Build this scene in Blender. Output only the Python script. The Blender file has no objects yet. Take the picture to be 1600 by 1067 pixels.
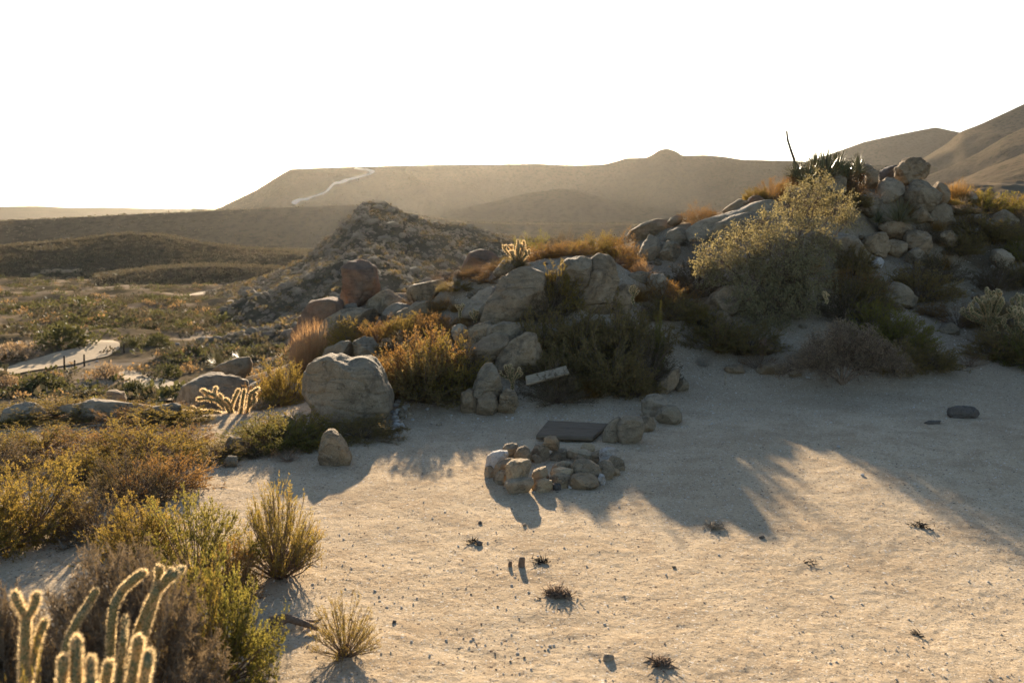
import bpy, math, random
import numpy as np
from mathutils import Vector
from mathutils.bvhtree import BVHTree

# ------------------------------------------------------------------ camera, sky, sun
S = bpy.context.scene
COL = S.collection
R = math.radians
FPX = 1556.0; PITCH = R(7.07); CAMZ = 2.5
cam_d = bpy.data.cameras.new('camera'); cam = bpy.data.objects.new('camera', cam_d); COL.objects.link(cam)
cam.location = (0, 0, CAMZ); cam.rotation_euler = (R(90) - PITCH, 0, 0)
cam_d.sensor_width = 36; cam_d.lens = 36 * FPX / 1600
cam_d.clip_start = 0.05; cam_d.clip_end = 60000
cam_d.dof.use_dof = True; cam_d.dof.focus_distance = 12.0; cam_d.dof.aperture_fstop = 3.0
S.camera = cam
S.render.resolution_x = 1024; S.render.resolution_y = 682
S.view_settings.view_transform = 'Standard'; S.view_settings.look = 'None'
S.view_settings.exposure = 1.9; S.view_settings.gamma = 1

HAZE = 0.000017
SUN_EL = 13.5; SUN_AZ = -4.0            # degrees; azimuth is measured from +Y towards +X
wd = bpy.data.worlds.new('World'); S.world = wd; wd.use_nodes = True
wn = wd.node_tree; wn.nodes.clear()
sky = wn.nodes.new('ShaderNodeTexSky'); sky.sky_type = 'NISHITA'; sky.sun_disc = False
sky.sun_elevation = R(SUN_EL); sky.sun_rotation = R(SUN_AZ); sky.altitude = 900
sky.air_density = 0.85; sky.dust_density = 0.8; sky.ozone_density = 1.0
bg = wn.nodes.new('ShaderNodeBackground'); bg.inputs['Strength'].default_value = 0.063
wo = wn.nodes.new('ShaderNodeOutputWorld')
wn.links.new(sky.outputs[0], bg.inputs[0]); wn.links.new(bg.outputs[0], wo.inputs[0])
sun_d = bpy.data.lights.new('sun', 'SUN'); sun_d.energy = 5.0; sun_d.angle = R(0.6); sun_d.color = (1, 0.83, 0.62)
sun = bpy.data.objects.new('sun', sun_d); COL.objects.link(sun)
sdir = Vector((math.sin(R(SUN_AZ)) * math.cos(R(SUN_EL)), math.cos(R(SUN_AZ)) * math.cos(R(SUN_EL)), math.sin(R(SUN_EL))))
sun.rotation_euler = sdir.to_track_quat('Z', 'Y').to_euler()
sun.location = (0, 20, 30)

# ------------------------------------------------------------------ helpers
cp, sp = math.cos(PITCH), math.sin(PITCH)
def W(px, py, Y):                       # the world point seen at photo pixel (px, py) at distance Y
    a = (px - 800.0) / FPX; b = (533.5 - py) / FPX
    k = Y / (cp + b * sp)
    return np.array((a * k, Y, CAMZ + (-sp + b * cp) * k))

def smooth(a, b, x):
    t = np.clip((x - a) / (b - a), 0, 1); return t * t * (3 - 2 * t)

def _h(ix, iy, iz, s):
    n = (ix.astype(np.int64) * 73856093) ^ (iy.astype(np.int64) * 19349663) ^ (iz.astype(np.int64) * 83492791) ^ (s * 2654435761)
    n = (n ^ (n >> 13)) * 1274126177 & 0x7fffffff
    n = (n ^ (n >> 16)) * 60493 & 0x7fffffff
    return (n & 0xffff) / 65535.0 * 2 - 1
def noise(p, s=0):                      # value noise, p (N,3) -> -1..1
    f = np.floor(p); i = f.astype(np.int64); t = p - f; t = t * t * (3 - 2 * t)
    r = 0
    for dx in (0, 1):
        wx = t[:, 0] if dx else 1 - t[:, 0]
        for dy in (0, 1):
            wy = t[:, 1] if dy else 1 - t[:, 1]
            for dz in (0, 1):
                wz = t[:, 2] if dz else 1 - t[:, 2]
                r = r + wx * wy * wz * _h(i[:, 0] + dx, i[:, 1] + dy, i[:, 2] + dz, s)
    return r
def fbm(p, s=0, o=4, g=0.5):
    a = 1.0; r = 0
    for k in range(o):
        r = r + a * noise(p * (2.03 ** k) + 7.3 * k, s + k); a *= g
    return r
def n2(x, y, sc, s=0, o=4, g=0.5):
    return fbm(np.stack([x / sc, y / sc, np.zeros_like(x) + s * 3.7], 1), s, o, g)

def mesh(name, V, F, mat, smoothf=True):
    """F: (M,k) int array or list of such arrays"""
    me = bpy.data.meshes.new(name)
    if not isinstance(F, list): F = [F]
    F = [f for f in F if len(f)]
    V = np.asarray(V, dtype=np.float32)
    me.vertices.add(len(V)); me.vertices.foreach_set('co', V.ravel())
    nl = sum(f.size for f in F); npoly = sum(len(f) for f in F)
    me.loops.add(nl); me.loops.foreach_set('vertex_index', np.concatenate([f.ravel() for f in F]).astype(np.int32))
    tot = np.concatenate([np.full(len(f), f.shape[1]) for f in F]); st = np.concatenate([[0], np.cumsum(tot)[:-1]])
    me.polygons.add(npoly); me.polygons.foreach_set('loop_start', st.astype(np.int32)); me.polygons.foreach_set('loop_total', tot.astype(np.int32))
    if smoothf: me.polygons.foreach_set('use_smooth', np.ones(npoly, dtype=bool))
    me.update(calc_edges=True); me.validate()
    if mat: me.materials.append(mat)
    return me
def obj(name, me, parent=None, loc=None):
    o = bpy.data.objects.new(name, me); COL.objects.link(o)
    if parent: o.parent = parent
    if loc is not None: o.location = loc
    return o
def tag(o, label=None, cat=None, group=None, kind=None):
    if label: o['label'] = label
    if cat: o['category'] = cat
    if group: o['group'] = group
    if kind: o['kind'] = kind
    return o
def copy_tree(o, parent=None):
    c = o.copy(); COL.objects.link(c); c.parent = parent
    for ch in o.children: copy_tree(ch, c)
    return c

class MB:                               # collects faces
    def __init__(s): s.V = []; s.F = {}; s.n = 0
    def add(s, V, F):
        V = np.asarray(V, dtype=float); F = np.asarray(F, dtype=int)
        s.V.append(V); s.F.setdefault(F.shape[1], []).append(F + s.n); s.n += len(V)
    def mesh(s, name, mat, smoothf=True):
        return mesh(name, np.concatenate(s.V), [np.concatenate(f) for f in s.F.values()], mat, smoothf)

# ------------------------------------------------------------------ materials
def mat_new(name):
    m = bpy.data.materials.new(name); m.use_nodes = True; nt = m.node_tree; nt.nodes.clear()
    return m, nt
class NT:
    def __init__(s, nt): s.nt = nt
    def n(s, t, **kw):
        x = s.nt.nodes.new(t)
        for k, v in kw.items():
            if k in x.inputs and not hasattr(x, k): x.inputs[k].default_value = v
            else: setattr(x, k, v)
        return x
    def l(s, a, b): s.nt.links.new(a, b)
    def noise(s, vec, scale, detail=4, rough=0.6, dist=0):
        x = s.nt.nodes.new('ShaderNodeTexNoise'); x.inputs['Scale'].default_value = scale
        x.inputs['Detail'].default_value = detail; x.inputs['Roughness'].default_value = rough; x.inputs['Distortion'].default_value = dist
        if vec is not None: s.l(vec, x.inputs['Vector'])
        return x.outputs['Fac']
    def ramp(s, fac, stops, interp='LINEAR'):
        x = s.nt.nodes.new('ShaderNodeValToRGB'); cr = x.color_ramp; cr.interpolation = interp
        while len(cr.elements) < len(stops): cr.elements.new(0.5)
        for e, (p, c) in zip(cr.elements, stops):
            e.position = p; e.color = (c, c, c, 1) if isinstance(c, (int, float)) else (*c, 1)
        s.l(fac, x.inputs[0]); return x.outputs[0]
    def mix(s, fac, a, b, mode='MIX'):
        x = s.nt.nodes.new('ShaderNodeMix'); x.data_type = 'RGBA'; x.blend_type = mode
        for i, v in ((0, fac), (6, a), (7, b)):
            if hasattr(v, 'links'): s.l(v, x.inputs[i])
            elif i == 0: x.inputs[0].default_value = v
            else: x.inputs[i].default_value = (*v, 1)
        return x.outputs[2]
    def math(s, op, a, b=0.0):
        x = s.nt.nodes.new('ShaderNodeMath'); x.operation = op
        for i, v in ((0, a), (1, b)):
            if hasattr(v, 'links'): s.l(v, x.inputs[i])
            else: x.inputs[i].default_value = v
        return x.outputs[0]
    def bump(s, h, strength, dist, nrm=None):
        x = s.nt.nodes.new('ShaderNodeBump'); x.inputs['Strength'].default_value = strength; x.inputs['Distance'].default_value = dist
        s.l(h, x.inputs['Height'])
        if nrm is not None: s.l(nrm, x.inputs['Normal'])
        return x.outputs[0]
    def out(s, sh):
        o = s.nt.nodes.new('ShaderNodeOutputMaterial'); s.l(sh, o.inputs[0])
    def diffuse(s, col, nrm=None, rough=0.9, spec=0.15):
        p = s.nt.nodes.new('ShaderNodeBsdfPrincipled'); p.inputs['Roughness'].default_value = rough
        p.inputs['Specular IOR Level'].default_value = spec
        if hasattr(col, 'links'): s.l(col, p.inputs['Base Color'])
        else: p.inputs['Base Color'].default_value = (*col, 1)
        if nrm is not None: s.l(nrm, p.inputs['Normal'])
        return p.outputs[0]
    def matte(s, col, nrm=None):
        p = s.nt.nodes.new('ShaderNodeBsdfDiffuse'); p.inputs['Roughness'].default_value = 0.0; s.l(col, p.inputs['Color'])
        if nrm is not None: s.l(nrm, p.inputs['Normal'])
        return p.outputs[0]

def rock_mat(name, c1, c2, c3, stain=(0.06, 0.05, 0.04), stain_amt=0.6, strata=0.5):
    m, nt = mat_new(name); N = NT(nt)
    tc = N.n('ShaderNodeTexCoord'); oi = N.n('ShaderNodeObjectInfo')
    ad = N.n('ShaderNodeVectorMath', operation='ADD'); N.l(tc.outputs['Object'], ad.inputs[0])
    mu = N.n('ShaderNodeVectorMath', operation='SCALE'); N.l(oi.outputs['Random'], mu.inputs['Scale']); mu.inputs[0].default_value = (37, 91, 53)
    N.l(mu.outputs[0], ad.inputs[1]); v = ad.outputs[0]
    big = N.noise(v, 1.7, 5, 0.6, 0.4); med = N.noise(v, 9, 5, 0.65, 0.3); fine = N.noise(v, 75, 4, 0.7)
    col = N.mix(N.ramp(big, [(0.38, 0.0), (0.62, 1.0)]), c1, c2)
    col = N.mix(N.ramp(med, [(0.42, 0.0), (0.7, 0.9)]), col, c3)
    st = N.math('MULTIPLY', N.ramp(N.noise(v, 3.1, 7, 0.72, 0.8), [(0.5, 0.0), (0.64, 1.0)]), stain_amt)
    col = N.mix(st, col, stain)
    col = N.mix(N.ramp(fine, [(0.36, 0.55), (0.44, 0.0)]), col, (0.05, 0.045, 0.04))
    col = N.mix(N.ramp(fine, [(0.6, 0.0), (0.7, 0.45)]), col, (0.6, 0.55, 0.47))
    col = N.mix(N.ramp(oi.outputs['Random'], [(0, 0.0), (1, 0.35)]), col, (0.17, 0.13, 0.09))
    # fissures: thin bent bands
    mp = N.n('ShaderNodeMapping'); N.l(v, mp.inputs[0]); mp.inputs['Rotation'].default_value = (0.3, 0.5, 0.2); mp.inputs['Scale'].default_value = (0.7, 0.7, 3.2)
    fz = N.noise(mp.outputs[0], 1.3, 4, 0.6, 1.2)
    cr = N.math('ABSOLUTE', N.math('SUBTRACT', fz, 0.5)); crk = N.ramp(cr, [(0.0, 0.0), (0.012, 1.0)])
    col = N.mix(N.math('MULTIPLY', N.math('SUBTRACT', 1.0, crk), 0.35), col, (0.05, 0.04, 0.03))
    nb = N.bump(crk, strata, 0.03)
    nb = N.bump(N.noise(mp.outputs[0], 5, 6, 0.7, 0.5), 0.7, 0.05, nb)
    nb = N.bump(med, 0.6, 0.04, nb); nb = N.bump(fine, 0.5, 0.008, nb)
    N.out(N.diffuse(col, nb, 0.92, 0.06)); return m
M = {}
M['granite'] = rock_mat('granite', (0.34, 0.235, 0.13), (0.255, 0.178, 0.10), (0.40, 0.295, 0.18), stain_amt=0.6)
M['grey'] = rock_mat('grey_granite', (0.31, 0.235, 0.145), (0.235, 0.18, 0.112), (0.37, 0.29, 0.19), stain_amt=0.5)
M['red'] = rock_mat('red_granite', (0.25, 0.115, 0.06), (0.18, 0.13, 0.085), (0.28, 0.17, 0.10), stain_amt=0.7)
M['pale'] = rock_mat('pale_granite', (0.40, 0.31, 0.205), (0.31, 0.24, 0.155), (0.46, 0.37, 0.255), stain_amt=0.35)
M['white'] = rock_mat('quartz', (0.62, 0.56, 0.48), (0.48, 0.42, 0.35), (0.66, 0.62, 0.56), stain_amt=0.3)
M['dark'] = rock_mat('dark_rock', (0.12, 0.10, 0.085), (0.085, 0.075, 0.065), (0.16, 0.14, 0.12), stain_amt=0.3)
M['ochre'] = rock_mat('ochre_stone', (0.44, 0.31, 0.17), (0.36, 0.27, 0.17), (0.50, 0.40, 0.26), stain_amt=0.5)
M['scree'] = rock_mat('scree_stone', (0.23, 0.18, 0.12), (0.18, 0.14, 0.095), (0.27, 0.215, 0.15), stain_amt=0.3)

def leaf_mat(name, cols, trans=0.5, tcol=None, rough=0.7, spec=0.08):
    m, nt = mat_new(name); N = NT(nt)
    g = N.n('ShaderNodeNewGeometry'); oi = N.n('ShaderNodeObjectInfo')
    k = len(cols)
    c = N.ramp(g.outputs['Random Per Island'], [(i / max(1, k - 1), cc) for i, cc in enumerate(cols)])
    tc = N.n('ShaderNodeTexCoord')
    big = N.noise(tc.outputs['Object'], 5.0, 2, 0.5)
    c = N.mix(N.ramp(big, [(0.35, 0.5), (0.6, 0.0)]), c, tuple(x * 0.62 for x in cols[0]))
    c = N.mix(N.ramp(oi.outputs['Random'], [(0, 0.0), (1, 0.35)]), c, cols[-1])
    d = N.diffuse(c, None, rough, spec)
    t = N.n('ShaderNodeBsdfTranslucent')
    tcx = N.mix(1.0, c, (1.45, 1.22, 0.85) if tcol is None else tcol, 'MULTIPLY')
    N.l(tcx, t.inputs[0])
    mx = N.n('ShaderNodeMixShader'); mx.inputs[0].default_value = trans
    N.l(d, mx.inputs[1]); N.l(t.outputs[0], mx.inputs[2]); N.out(mx.outputs[0]); return m
L = {}
L['gold'] = leaf_mat('golden_green_leaf', [(0.18, 0.165, 0.04), (0.26, 0.225, 0.05), (0.34, 0.26, 0.08), (0.22, 0.15, 0.05)])
L['green'] = leaf_mat('olive_leaf', [(0.13, 0.14, 0.04), (0.18, 0.175, 0.045), (0.25, 0.22, 0.06)])
L['orange'] = leaf_mat('rusty_leaf', [(0.22, 0.13, 0.045), (0.28, 0.17, 0.055), (0.33, 0.215, 0.085), (0.17, 0.11, 0.04)])
L['dark'] = leaf_mat('dark_leaf', [(0.16, 0.145, 0.06), (0.22, 0.18, 0.075), (0.29, 0.205, 0.09)], 0.45)
L['grey'] = leaf_mat('grey_twig', [(0.27, 0.20, 0.13), (0.34, 0.27, 0.19), (0.20, 0.15, 0.10)], 0.3)
L['straw'] = leaf_mat('dry_straw', [(0.42, 0.27, 0.15), (0.36, 0.23, 0.12), (0.48, 0.33, 0.2)], 0.5)
L['oak'] = leaf_mat('grey_green_leaf', [(0.17, 0.155, 0.08), (0.23, 0.20, 0.10), (0.31, 0.265, 0.15)], 0.35, rough=0.7, tcol=(1.25, 1.12, 0.8), spec=0.08)
L['blade'] = leaf_mat('sword_leaf', [(0.15, 0.17, 0.09), (0.21, 0.21, 0.11), (0.30, 0.25, 0.14)], 0.3, rough=0.4)
L['rust_blade'] = leaf_mat('dead_leaf', [(0.22, 0.13, 0.06), (0.28, 0.17, 0.08), (0.17, 0.10, 0.05)], 0.3)
L['scrub'] = leaf_mat('scrub_leaf', [(0.07, 0.068, 0.036), (0.10, 0.09, 0.047), (0.14, 0.11, 0.06), (0.20, 0.14, 0.08)], 0.35)
L['brush'] = leaf_mat('grey_brush_twig', [(0.17, 0.135, 0.095), (0.22, 0.18, 0.13), (0.12, 0.095, 0.065)], 0.25)
L['valley'] = leaf_mat('valley_scrub_leaf', [(0.06, 0.058, 0.035), (0.085, 0.078, 0.045), (0.12, 0.095, 0.055), (0.17, 0.13, 0.08)], 0.25, tcol=(1.15, 1.08, 0.95))
L['valley_gold'] = leaf_mat('valley_grass_blade', [(0.16, 0.11, 0.055), (0.22, 0.15, 0.08), (0.28, 0.20, 0.11)], 0.35)
L['valley_green'] = leaf_mat('valley_green_leaf', [(0.05, 0.06, 0.03), (0.075, 0.08, 0.035), (0.11, 0.11, 0.045)], 0.3)
L['spine'] = leaf_mat('cactus_spine', [(0.75, 0.60, 0.36), (0.85, 0.72, 0.48)], 0.6, tcol=(1.1, 1.0, 0.85))
def plain_mat(name, c1, c2, scale=30, bump=0.4, rough=0.8, stretch=None):
    m, nt = mat_new(name); N = NT(nt); tc = N.n('ShaderNodeTexCoord'); v = tc.outputs['Object']
    if stretch:
        mp = N.n('ShaderNodeMapping'); N.l(v, mp.inputs[0]); mp.inputs['Scale'].default_value = stretch; v = mp.outputs[0]
    f = N.noise(v, scale, 6, 0.65, 0.2)
    N.out(N.diffuse(N.mix(N.ramp(f, [(0.35, 0.0), (0.65, 1.0)]), c1, c2), N.bump(f, bump, 0.01), rough, 0.03)); return m
M['bark'] = plain_mat('shrub_bark', (0.13, 0.085, 0.055), (0.23, 0.17, 0.12), 40)
M['greybark'] = plain_mat('grey_bark', (0.2, 0.17, 0.13), (0.34, 0.30, 0.24), 40)
M['cactus'] = plain_mat('cactus_skin', (0.13, 0.125, 0.06), (0.20, 0.18, 0.09), 60)
M['path'] = plain_mat('path_gravel', (0.40, 0.33, 0.24), (0.56, 0.48, 0.37), 14, 0.6, 0.95)
M['stalk'] = plain_mat('dead_stalk', (0.03, 0.025, 0.02), (0.06, 0.045, 0.03), 30)
M['plank'] = plain_mat('weathered_plank', (0.20, 0.155, 0.105), (0.40, 0.32, 0.22), 7, 0.6, 0.8, (0.8, 10, 10))
M['darkwood'] = plain_mat('dark_board', (0.10, 0.075, 0.05), (0.20, 0.15, 0.10), 7, 0.6, 0.6, (0.6, 12, 12))
# ------------------------------------------------------------------ boulders of the outcrop: outline in photo pixels, distance, material, label
BO = [
 # left foreground
 ([(458,648),(458,625),(462,605),(470,584),(486,567),(505,559),(522,554),(534,556),(546,561),(562,558),(578,558),(592,568),(601,582),(605,598),(612,612),(613,636),(600,652),(565,662),(510,662),(470,660)],12.7,'grey','massive rounded grey boulder with layered crown beside the column of white rubble',dict(thick=0.95,seed=5,amp=0.075,cuts=8)),
 ([(498,715),(499,695),(504,680),(512,672),(520,671),(530,680),(540,694),(548,714),(546,724),(522,728),(500,724)],10.4,'granite','pale knee-high conical boulder in front of the massive grey boulder',dict(seed=8,cuts=6)),
 ([(350,700),(352,686),(362,681),(376,687),(380,700),(374,712),(356,712)],10.9,'granite','small pitted boulder between the long cactus and the low green shrub',{}),
 ([(348,722),(356,712),(370,714),(374,726),(360,732)],10.3,'grey','small low stone at the foot of the pitted boulder',{}),
 ([(331,580),(344,569),(369,560),(388,558),(392,566),(390,580),(381,592),(350,600),(333,594)],17.2,'granite','brown wedge boulder topping the left rock pile under the sword-leaved plants',dict(seed=12)),
 ([(265,640),(275,622),(287,605),(309,591),(325,585),(353,589),(387,597),(386,614),(362,648),(312,662),(270,660)],16.0,'grey','broad smooth grey slab boulder behind the long-armed cactus',dict(thick=1.0)),
 ([(387,602),(416,590),(437,596),(453,611),(455,645),(425,665),(387,662)],15.2,'grey','shaded boulder half hidden by shrubs left of the massive grey boulder',{}),
 ([(0,642),(20,633),(40,628),(56,633),(70,645),(40,665),(0,665)],13.8,'pale','pale low ledge rock at the brink above the valley, leftmost',{}),
 ([(60,640),(115,632),(142,624),(180,628),(215,633),(232,640),(190,660),(120,660),(70,656)],14.0,'pale','long flat pale ledge rock along the brink above the valley',dict(thick=0.6,amp=0.05)),
 ([(215,645),(240,636),(268,630),(282,634),(280,656),(240,664)],14.1,'grey','low grey ledge rock between the long ledge and the smooth slab',{}),
 ([(155,624),(160,613),(176,609),(191,613),(196,626),(180,640),(158,636)],15.2,'granite','small rounded tan rock behind the long flat ledge',{}),
 ([(420,668),(432,654),(452,647),(462,652),(464,672),(440,684),(422,680)],12.2,'grey','low grey rock at the left foot of the massive boulder',{}),
 ([(500,562),(510,544),(532,534),(546,533),(551,542),(546,562),(515,572)],14.9,'grey','angular grey rock behind the crown of the massive boulder',{}),
 ([(540,560),(549,536),(567,524),(580,527),(590,540),(594,560),(560,570)],14.9,'grey','rounded mossy grey rock behind the massive boulder, right of the angular one',{}),
 # left shoulder pile
 ([(455,560),(457,535),(461,510),(470,489),(484,472),(500,468),(517,465),(534,470),(536,490),(528,510),(500,540),(478,560)],18,'red','big reddish brown boulder at the left end of the ridge above the pink grass',dict(seed=21,cuts=6)),
 ([(487,525),(510,497),(535,485),(562,481),(585,483),(596,492),(592,508),(560,524),(520,538),(490,545)],17.4,'granite','long sloping brown boulder under the tall red boulder',dict(cuts=5)),
 ([(529,462),(538,440),(535,418),(545,406),(560,402),(577,409),(586,422),(590,438),(590,455),(578,468),(562,484),(545,480),(531,470)],19,'red','tall rust red boulder standing balanced on the ridge',dict(seed=23,amp=0.09)),
 ([(532,488),(540,471),(556,474),(562,490),(545,500)],18.2,'grey','small grey wedge rock at the foot of the tall red boulder',{}),
 ([(565,482),(577,467),(597,454),(614,452),(626,458),(634,470),(630,490),(600,496),(572,494)],18.4,'granite','brown hump boulder just right of the tall red boulder',{}),
 ([(635,458),(637,450),(647,444),(670,440),(692,436),(699,442),(697,452),(687,464),(670,471),(650,472),(638,468)],17.8,'granite','pale topped overhanging boulder with an ochre underside on the ridge',dict(seed=27,sink=False)),
 ([(590,494),(602,481),(620,474),(638,476),(645,486),(628,500),(600,506)],17.4,'pale','low pale sunlit rock below the overhanging boulder',{}),
 ([(600,510),(622,487),(648,473),(672,469),(690,480),(680,500),(640,520),(605,522)],17.0,'granite','smooth brown slope rock carrying the overhanging boulder',{}),
 ([(718,492),(730,473),(748,456),(768,448),(780,452),(780,475),(765,500),(737,510),(722,506)],16.2,'pale','bright edged pale slab leaning on the broad split boulder',dict(cuts=4)),
 ([(719,430),(722,407),(732,395),(750,390),(768,393),(781,404),(782,420),(762,434)],19.3,'red','dark rounded brown boulder left of the glowing cactus',dict(cuts=5)),
 ([(706,440),(708,426),(716,422),(723,428),(722,444)],17.5,'pale','small upright pale stone left of the orange bushes',{}),
 ([(818,412),(825,396),(848,390),(868,391),(872,408),(858,424),(828,424)],17.9,'grey','grey boulder just right of the glowing cactus',{}),
 # middle
 ([(750,500),(757,472),(768,451),(783,433),(800,424),(820,420),(842,425),(862,434),(868,460),(858,482),(832,492),(800,508),(768,514)],15.6,'granite','broad tawny boulder with a diagonal split in the middle of the outcrop',dict(seed=35,thick=0.9,cuts=7)),
 ([(862,512),(882,476),(900,460),(911,450),(909,432),(918,408),(936,396),(952,400),(963,412),(968,427),(967,447),(955,470),(948,500),(925,520),(890,520)],15.9,'granite','tall peaked tawny boulder, highest in the middle of the outcrop',dict(seed=36,thick=0.8,cuts=8)),
 ([(866,446),(872,420),(886,404),(906,400),(924,404),(926,440),(900,458)],15.9,'grey','narrow shoulder rock behind the left side of the tall peaked boulder',dict(cuts=3)),
 ([(940,500),(950,467),(962,447),(977,441),(989,449),(988,475),(975,498),(955,512)],16.1,'granite','leaning slab against the right flank of the tall peaked boulder',{}),
 ([(975,440),(982,427),(1002,424),(1020,427),(1018,442),(996,452)],17,'grey','low flat rock below the round pink grass clump',{}),
 ([(1010,438),(1020,428),(1036,429),(1047,440),(1038,452),(1016,450)],16.8,'pale','rounded pale rock right below the pink grass clump',{}),
 ([(724,525),(742,507),(765,501),(772,514),(760,530),(734,538)],14.7,'granite','lichened rock under the left end of the broad split boulder',{}),
 ([(750,524),(765,510),(787,504),(812,505),(824,513),(816,526),(792,532),(764,532)],14.5,'grey','flat grey slab under the broad split boulder',dict(thick=0.9)),
 ([(733,545),(750,532),(772,521),(794,524),(800,536),(784,553),(758,564),(738,560)],14.2,'granite','long rounded rock below the flat slab, above the three-lobed rock',dict(cuts=4)),
 ([(770,575),(783,548),(803,530),(822,519),(837,524),(846,550),(849,575),(840,588),(808,592),(778,588)],13.9,'granite','large triangular boulder behind the end of the plank',dict(seed=45,cuts=5)),
 ([(704,520),(708,509),(719,506),(729,511),(733,524),(716,530)],14.9,'pale','small pale lichened stone left of the flat slab',{}),
 ([(738,618),(741,598),(748,585),(757,571),(766,568),(775,575),(784,590),(786,606),(776,632),(757,634)],12.85,'grey','upright pointed stone, top of the three-lobed pile by the plank',dict(amp=0.09,flat=False,maxgap=0.25)),
 ([(719,638),(721,614),(733,607),(748,610),(752,632),(744,648),(724,648)],13.4,'granite','left lobe stone of the pile by the plank',dict(cuts=5)),
 ([(744,648),(746,616),(760,608),(776,618),(780,636),(770,650)],13.3,'granite','middle lobe stone of the pile by the plank',dict(cuts=5)),
 ([(776,646),(780,616),(793,606),(806,613),(810,632),(802,648)],13.5,'granite','right lobe stone of the pile by the plank',dict(cuts=5)),
 # right ridge
 ([(992,408),(1006,378),(1016,364),(1030,372),(1036,385),(1034,400),(1020,412)],19.4,'grey','steep peaked grey boulder where the ridge begins to climb',dict(cuts=6)),
 ([(978,372),(984,361),(1000,350),(1025,342),(1043,344),(1048,356),(1030,368),(1000,380)],20.8,'granite','low rough brown rock on the skyline behind the peaked boulder',{}),
 ([(1043,350),(1048,341),(1058,334),(1067,335),(1066,348),(1054,356)],20.4,'granite','small knob of rock on the skyline left of the bright orange bush',{}),
 ([(1033,375),(1044,362),(1058,356),(1071,357),(1072,372),(1062,386),(1042,388)],19.6,'grey','rounded grey block at the lower end of the long slabs',{}),
 ([(1030,395),(1042,376),(1060,380),(1072,394),(1062,412),(1034,414)],19.1,'grey','grey block under the rounded block at the lower end of the slabs',{}),
 ([(1063,378),(1071,360),(1090,347),(1120,337),(1150,329),(1175,317),(1200,312),(1222,311),(1230,318),(1222,328),(1190,338),(1150,350),(1112,370),(1085,385),(1068,388)],19.6,'pale','long upper slab climbing the right ridge',dict(thick=0.8,amp=0.045,cuts=4,seed=55)),
 ([(1106,368),(1118,349),(1145,337),(1175,331),(1197,330),(1206,342),(1185,356),(1150,368),(1122,378)],19.1,'grey','long lower slab under the upper slab of the right ridge',dict(thick=0.8,amp=0.045,cuts=4)),
 ([(1122,334),(1140,320),(1157,311),(1172,315),(1170,328),(1142,340)],20.1,'granite','brown pointed rock behind the long upper slab',{}),
 ([(1164,320),(1173,306),(1184,304),(1196,314),(1188,326)],20.5,'red','small reddish rock behind the middle of the upper slab',{}),
 ([(1100,478),(1112,458),(1130,448),(1152,445),(1172,450),(1176,476),(1140,494),(1106,492)],16.7,'granite','smooth humped boulder under the left of the big silvery shrub',dict(cuts=4)),
 ([(1222,306),(1238,292),(1257,294),(1270,304),(1262,318),(1232,318)],21,'grey','grey rock below the brown skirt of the hilltop agaves',{}),
 ([(1286,292),(1295,277),(1308,273),(1322,280),(1325,296),(1306,306)],21.2,'grey','rounded grey rock under the hilltop agaves',{}),
 ([(1401,280),(1402,262),(1412,250),(1424,245),(1436,245),(1448,255),(1455,268),(1450,278),(1428,284),(1412,292)],22.6,'granite','big mottled boulder crowning the right summit',dict(seed=61,sink=False,amp=0.13,cuts=18)),
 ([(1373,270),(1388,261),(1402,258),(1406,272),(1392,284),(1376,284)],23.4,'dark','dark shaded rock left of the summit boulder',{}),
 ([(1349,284),(1352,268),(1366,264),(1376,270),(1377,284),(1364,294),(1352,292)],22.6,'granite','squat knobbly rock between the agaves and the summit boulder',dict(cuts=16,amp=0.13)),
 ([(1343,266),(1347,257),(1357,255),(1363,262),(1360,272),(1348,274)],22.9,'grey','small knob on top of the squat knobbly rock',dict(sink=False)),
 ([(1373,304),(1376,288),(1388,278),(1404,275),(1414,286),(1414,304),(1394,316),(1378,314)],22.3,'pale','large smooth pale boulder beneath the summit boulder',dict(cuts=14,seed=63)),
 ([(1416,306),(1422,289),(1434,281),(1452,282),(1468,292),(1470,310),(1450,322),(1426,320)],22.1,'grey','blocky grey boulder at the right under the summit boulder',dict(cuts=18,amp=0.1,seed=64)),
 ([(1458,296),(1466,284),(1478,288),(1487,302),(1482,318),(1464,320)],22.7,'granite','tapering rock at the right end of the summit pile',{}),
 ([(1338,330),(1342,310),(1354,298),(1374,300),(1378,316),(1364,336),(1345,340)],21.7,'grey','cracked grey rock left of the sword-leaved clump',{}),
 ([(1290,372),(1308,361),(1330,368),(1350,388),(1366,406),(1350,416),(1322,406),(1300,390)],19.7,'pale','bluish white sloping rock face right of the big silvery shrub',dict(seed=66,amp=0.09,cuts=8)),
 ([(1412,384),(1415,367),(1432,359),(1452,362),(1458,380),(1446,397),(1422,396)],20.9,'granite','rounded block at the right end of the broken rock face',{}),
 ([(1388,396),(1388,377),(1402,372),(1416,378),(1418,394),(1404,408)],20.7,'granite','small block in the middle of the broken rock face',{}),
 ([(1346,388),(1350,372),(1366,363),(1386,364),(1393,384),(1378,402),(1356,398)],20.6,'granite','broad block at the left of the broken rock face',dict(amp=0.1)),
 ([(1414,402),(1421,390),(1436,387),(1449,398),(1442,410),(1422,410)],20.3,'grey','small triangular rock at the foot of the broken rock face',{}),
 ([(1362,412),(1366,404),(1376,402),(1382,409),(1376,417),(1366,418)],19.7,'white','small white stone below the broken rock face',{}),
 ([(1366,356),(1384,345),(1412,344),(1434,350),(1444,362),(1420,372),(1384,372)],21.3,'granite','brown cap rock under the sword-leaved clump',dict(thick=0.8)),
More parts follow.
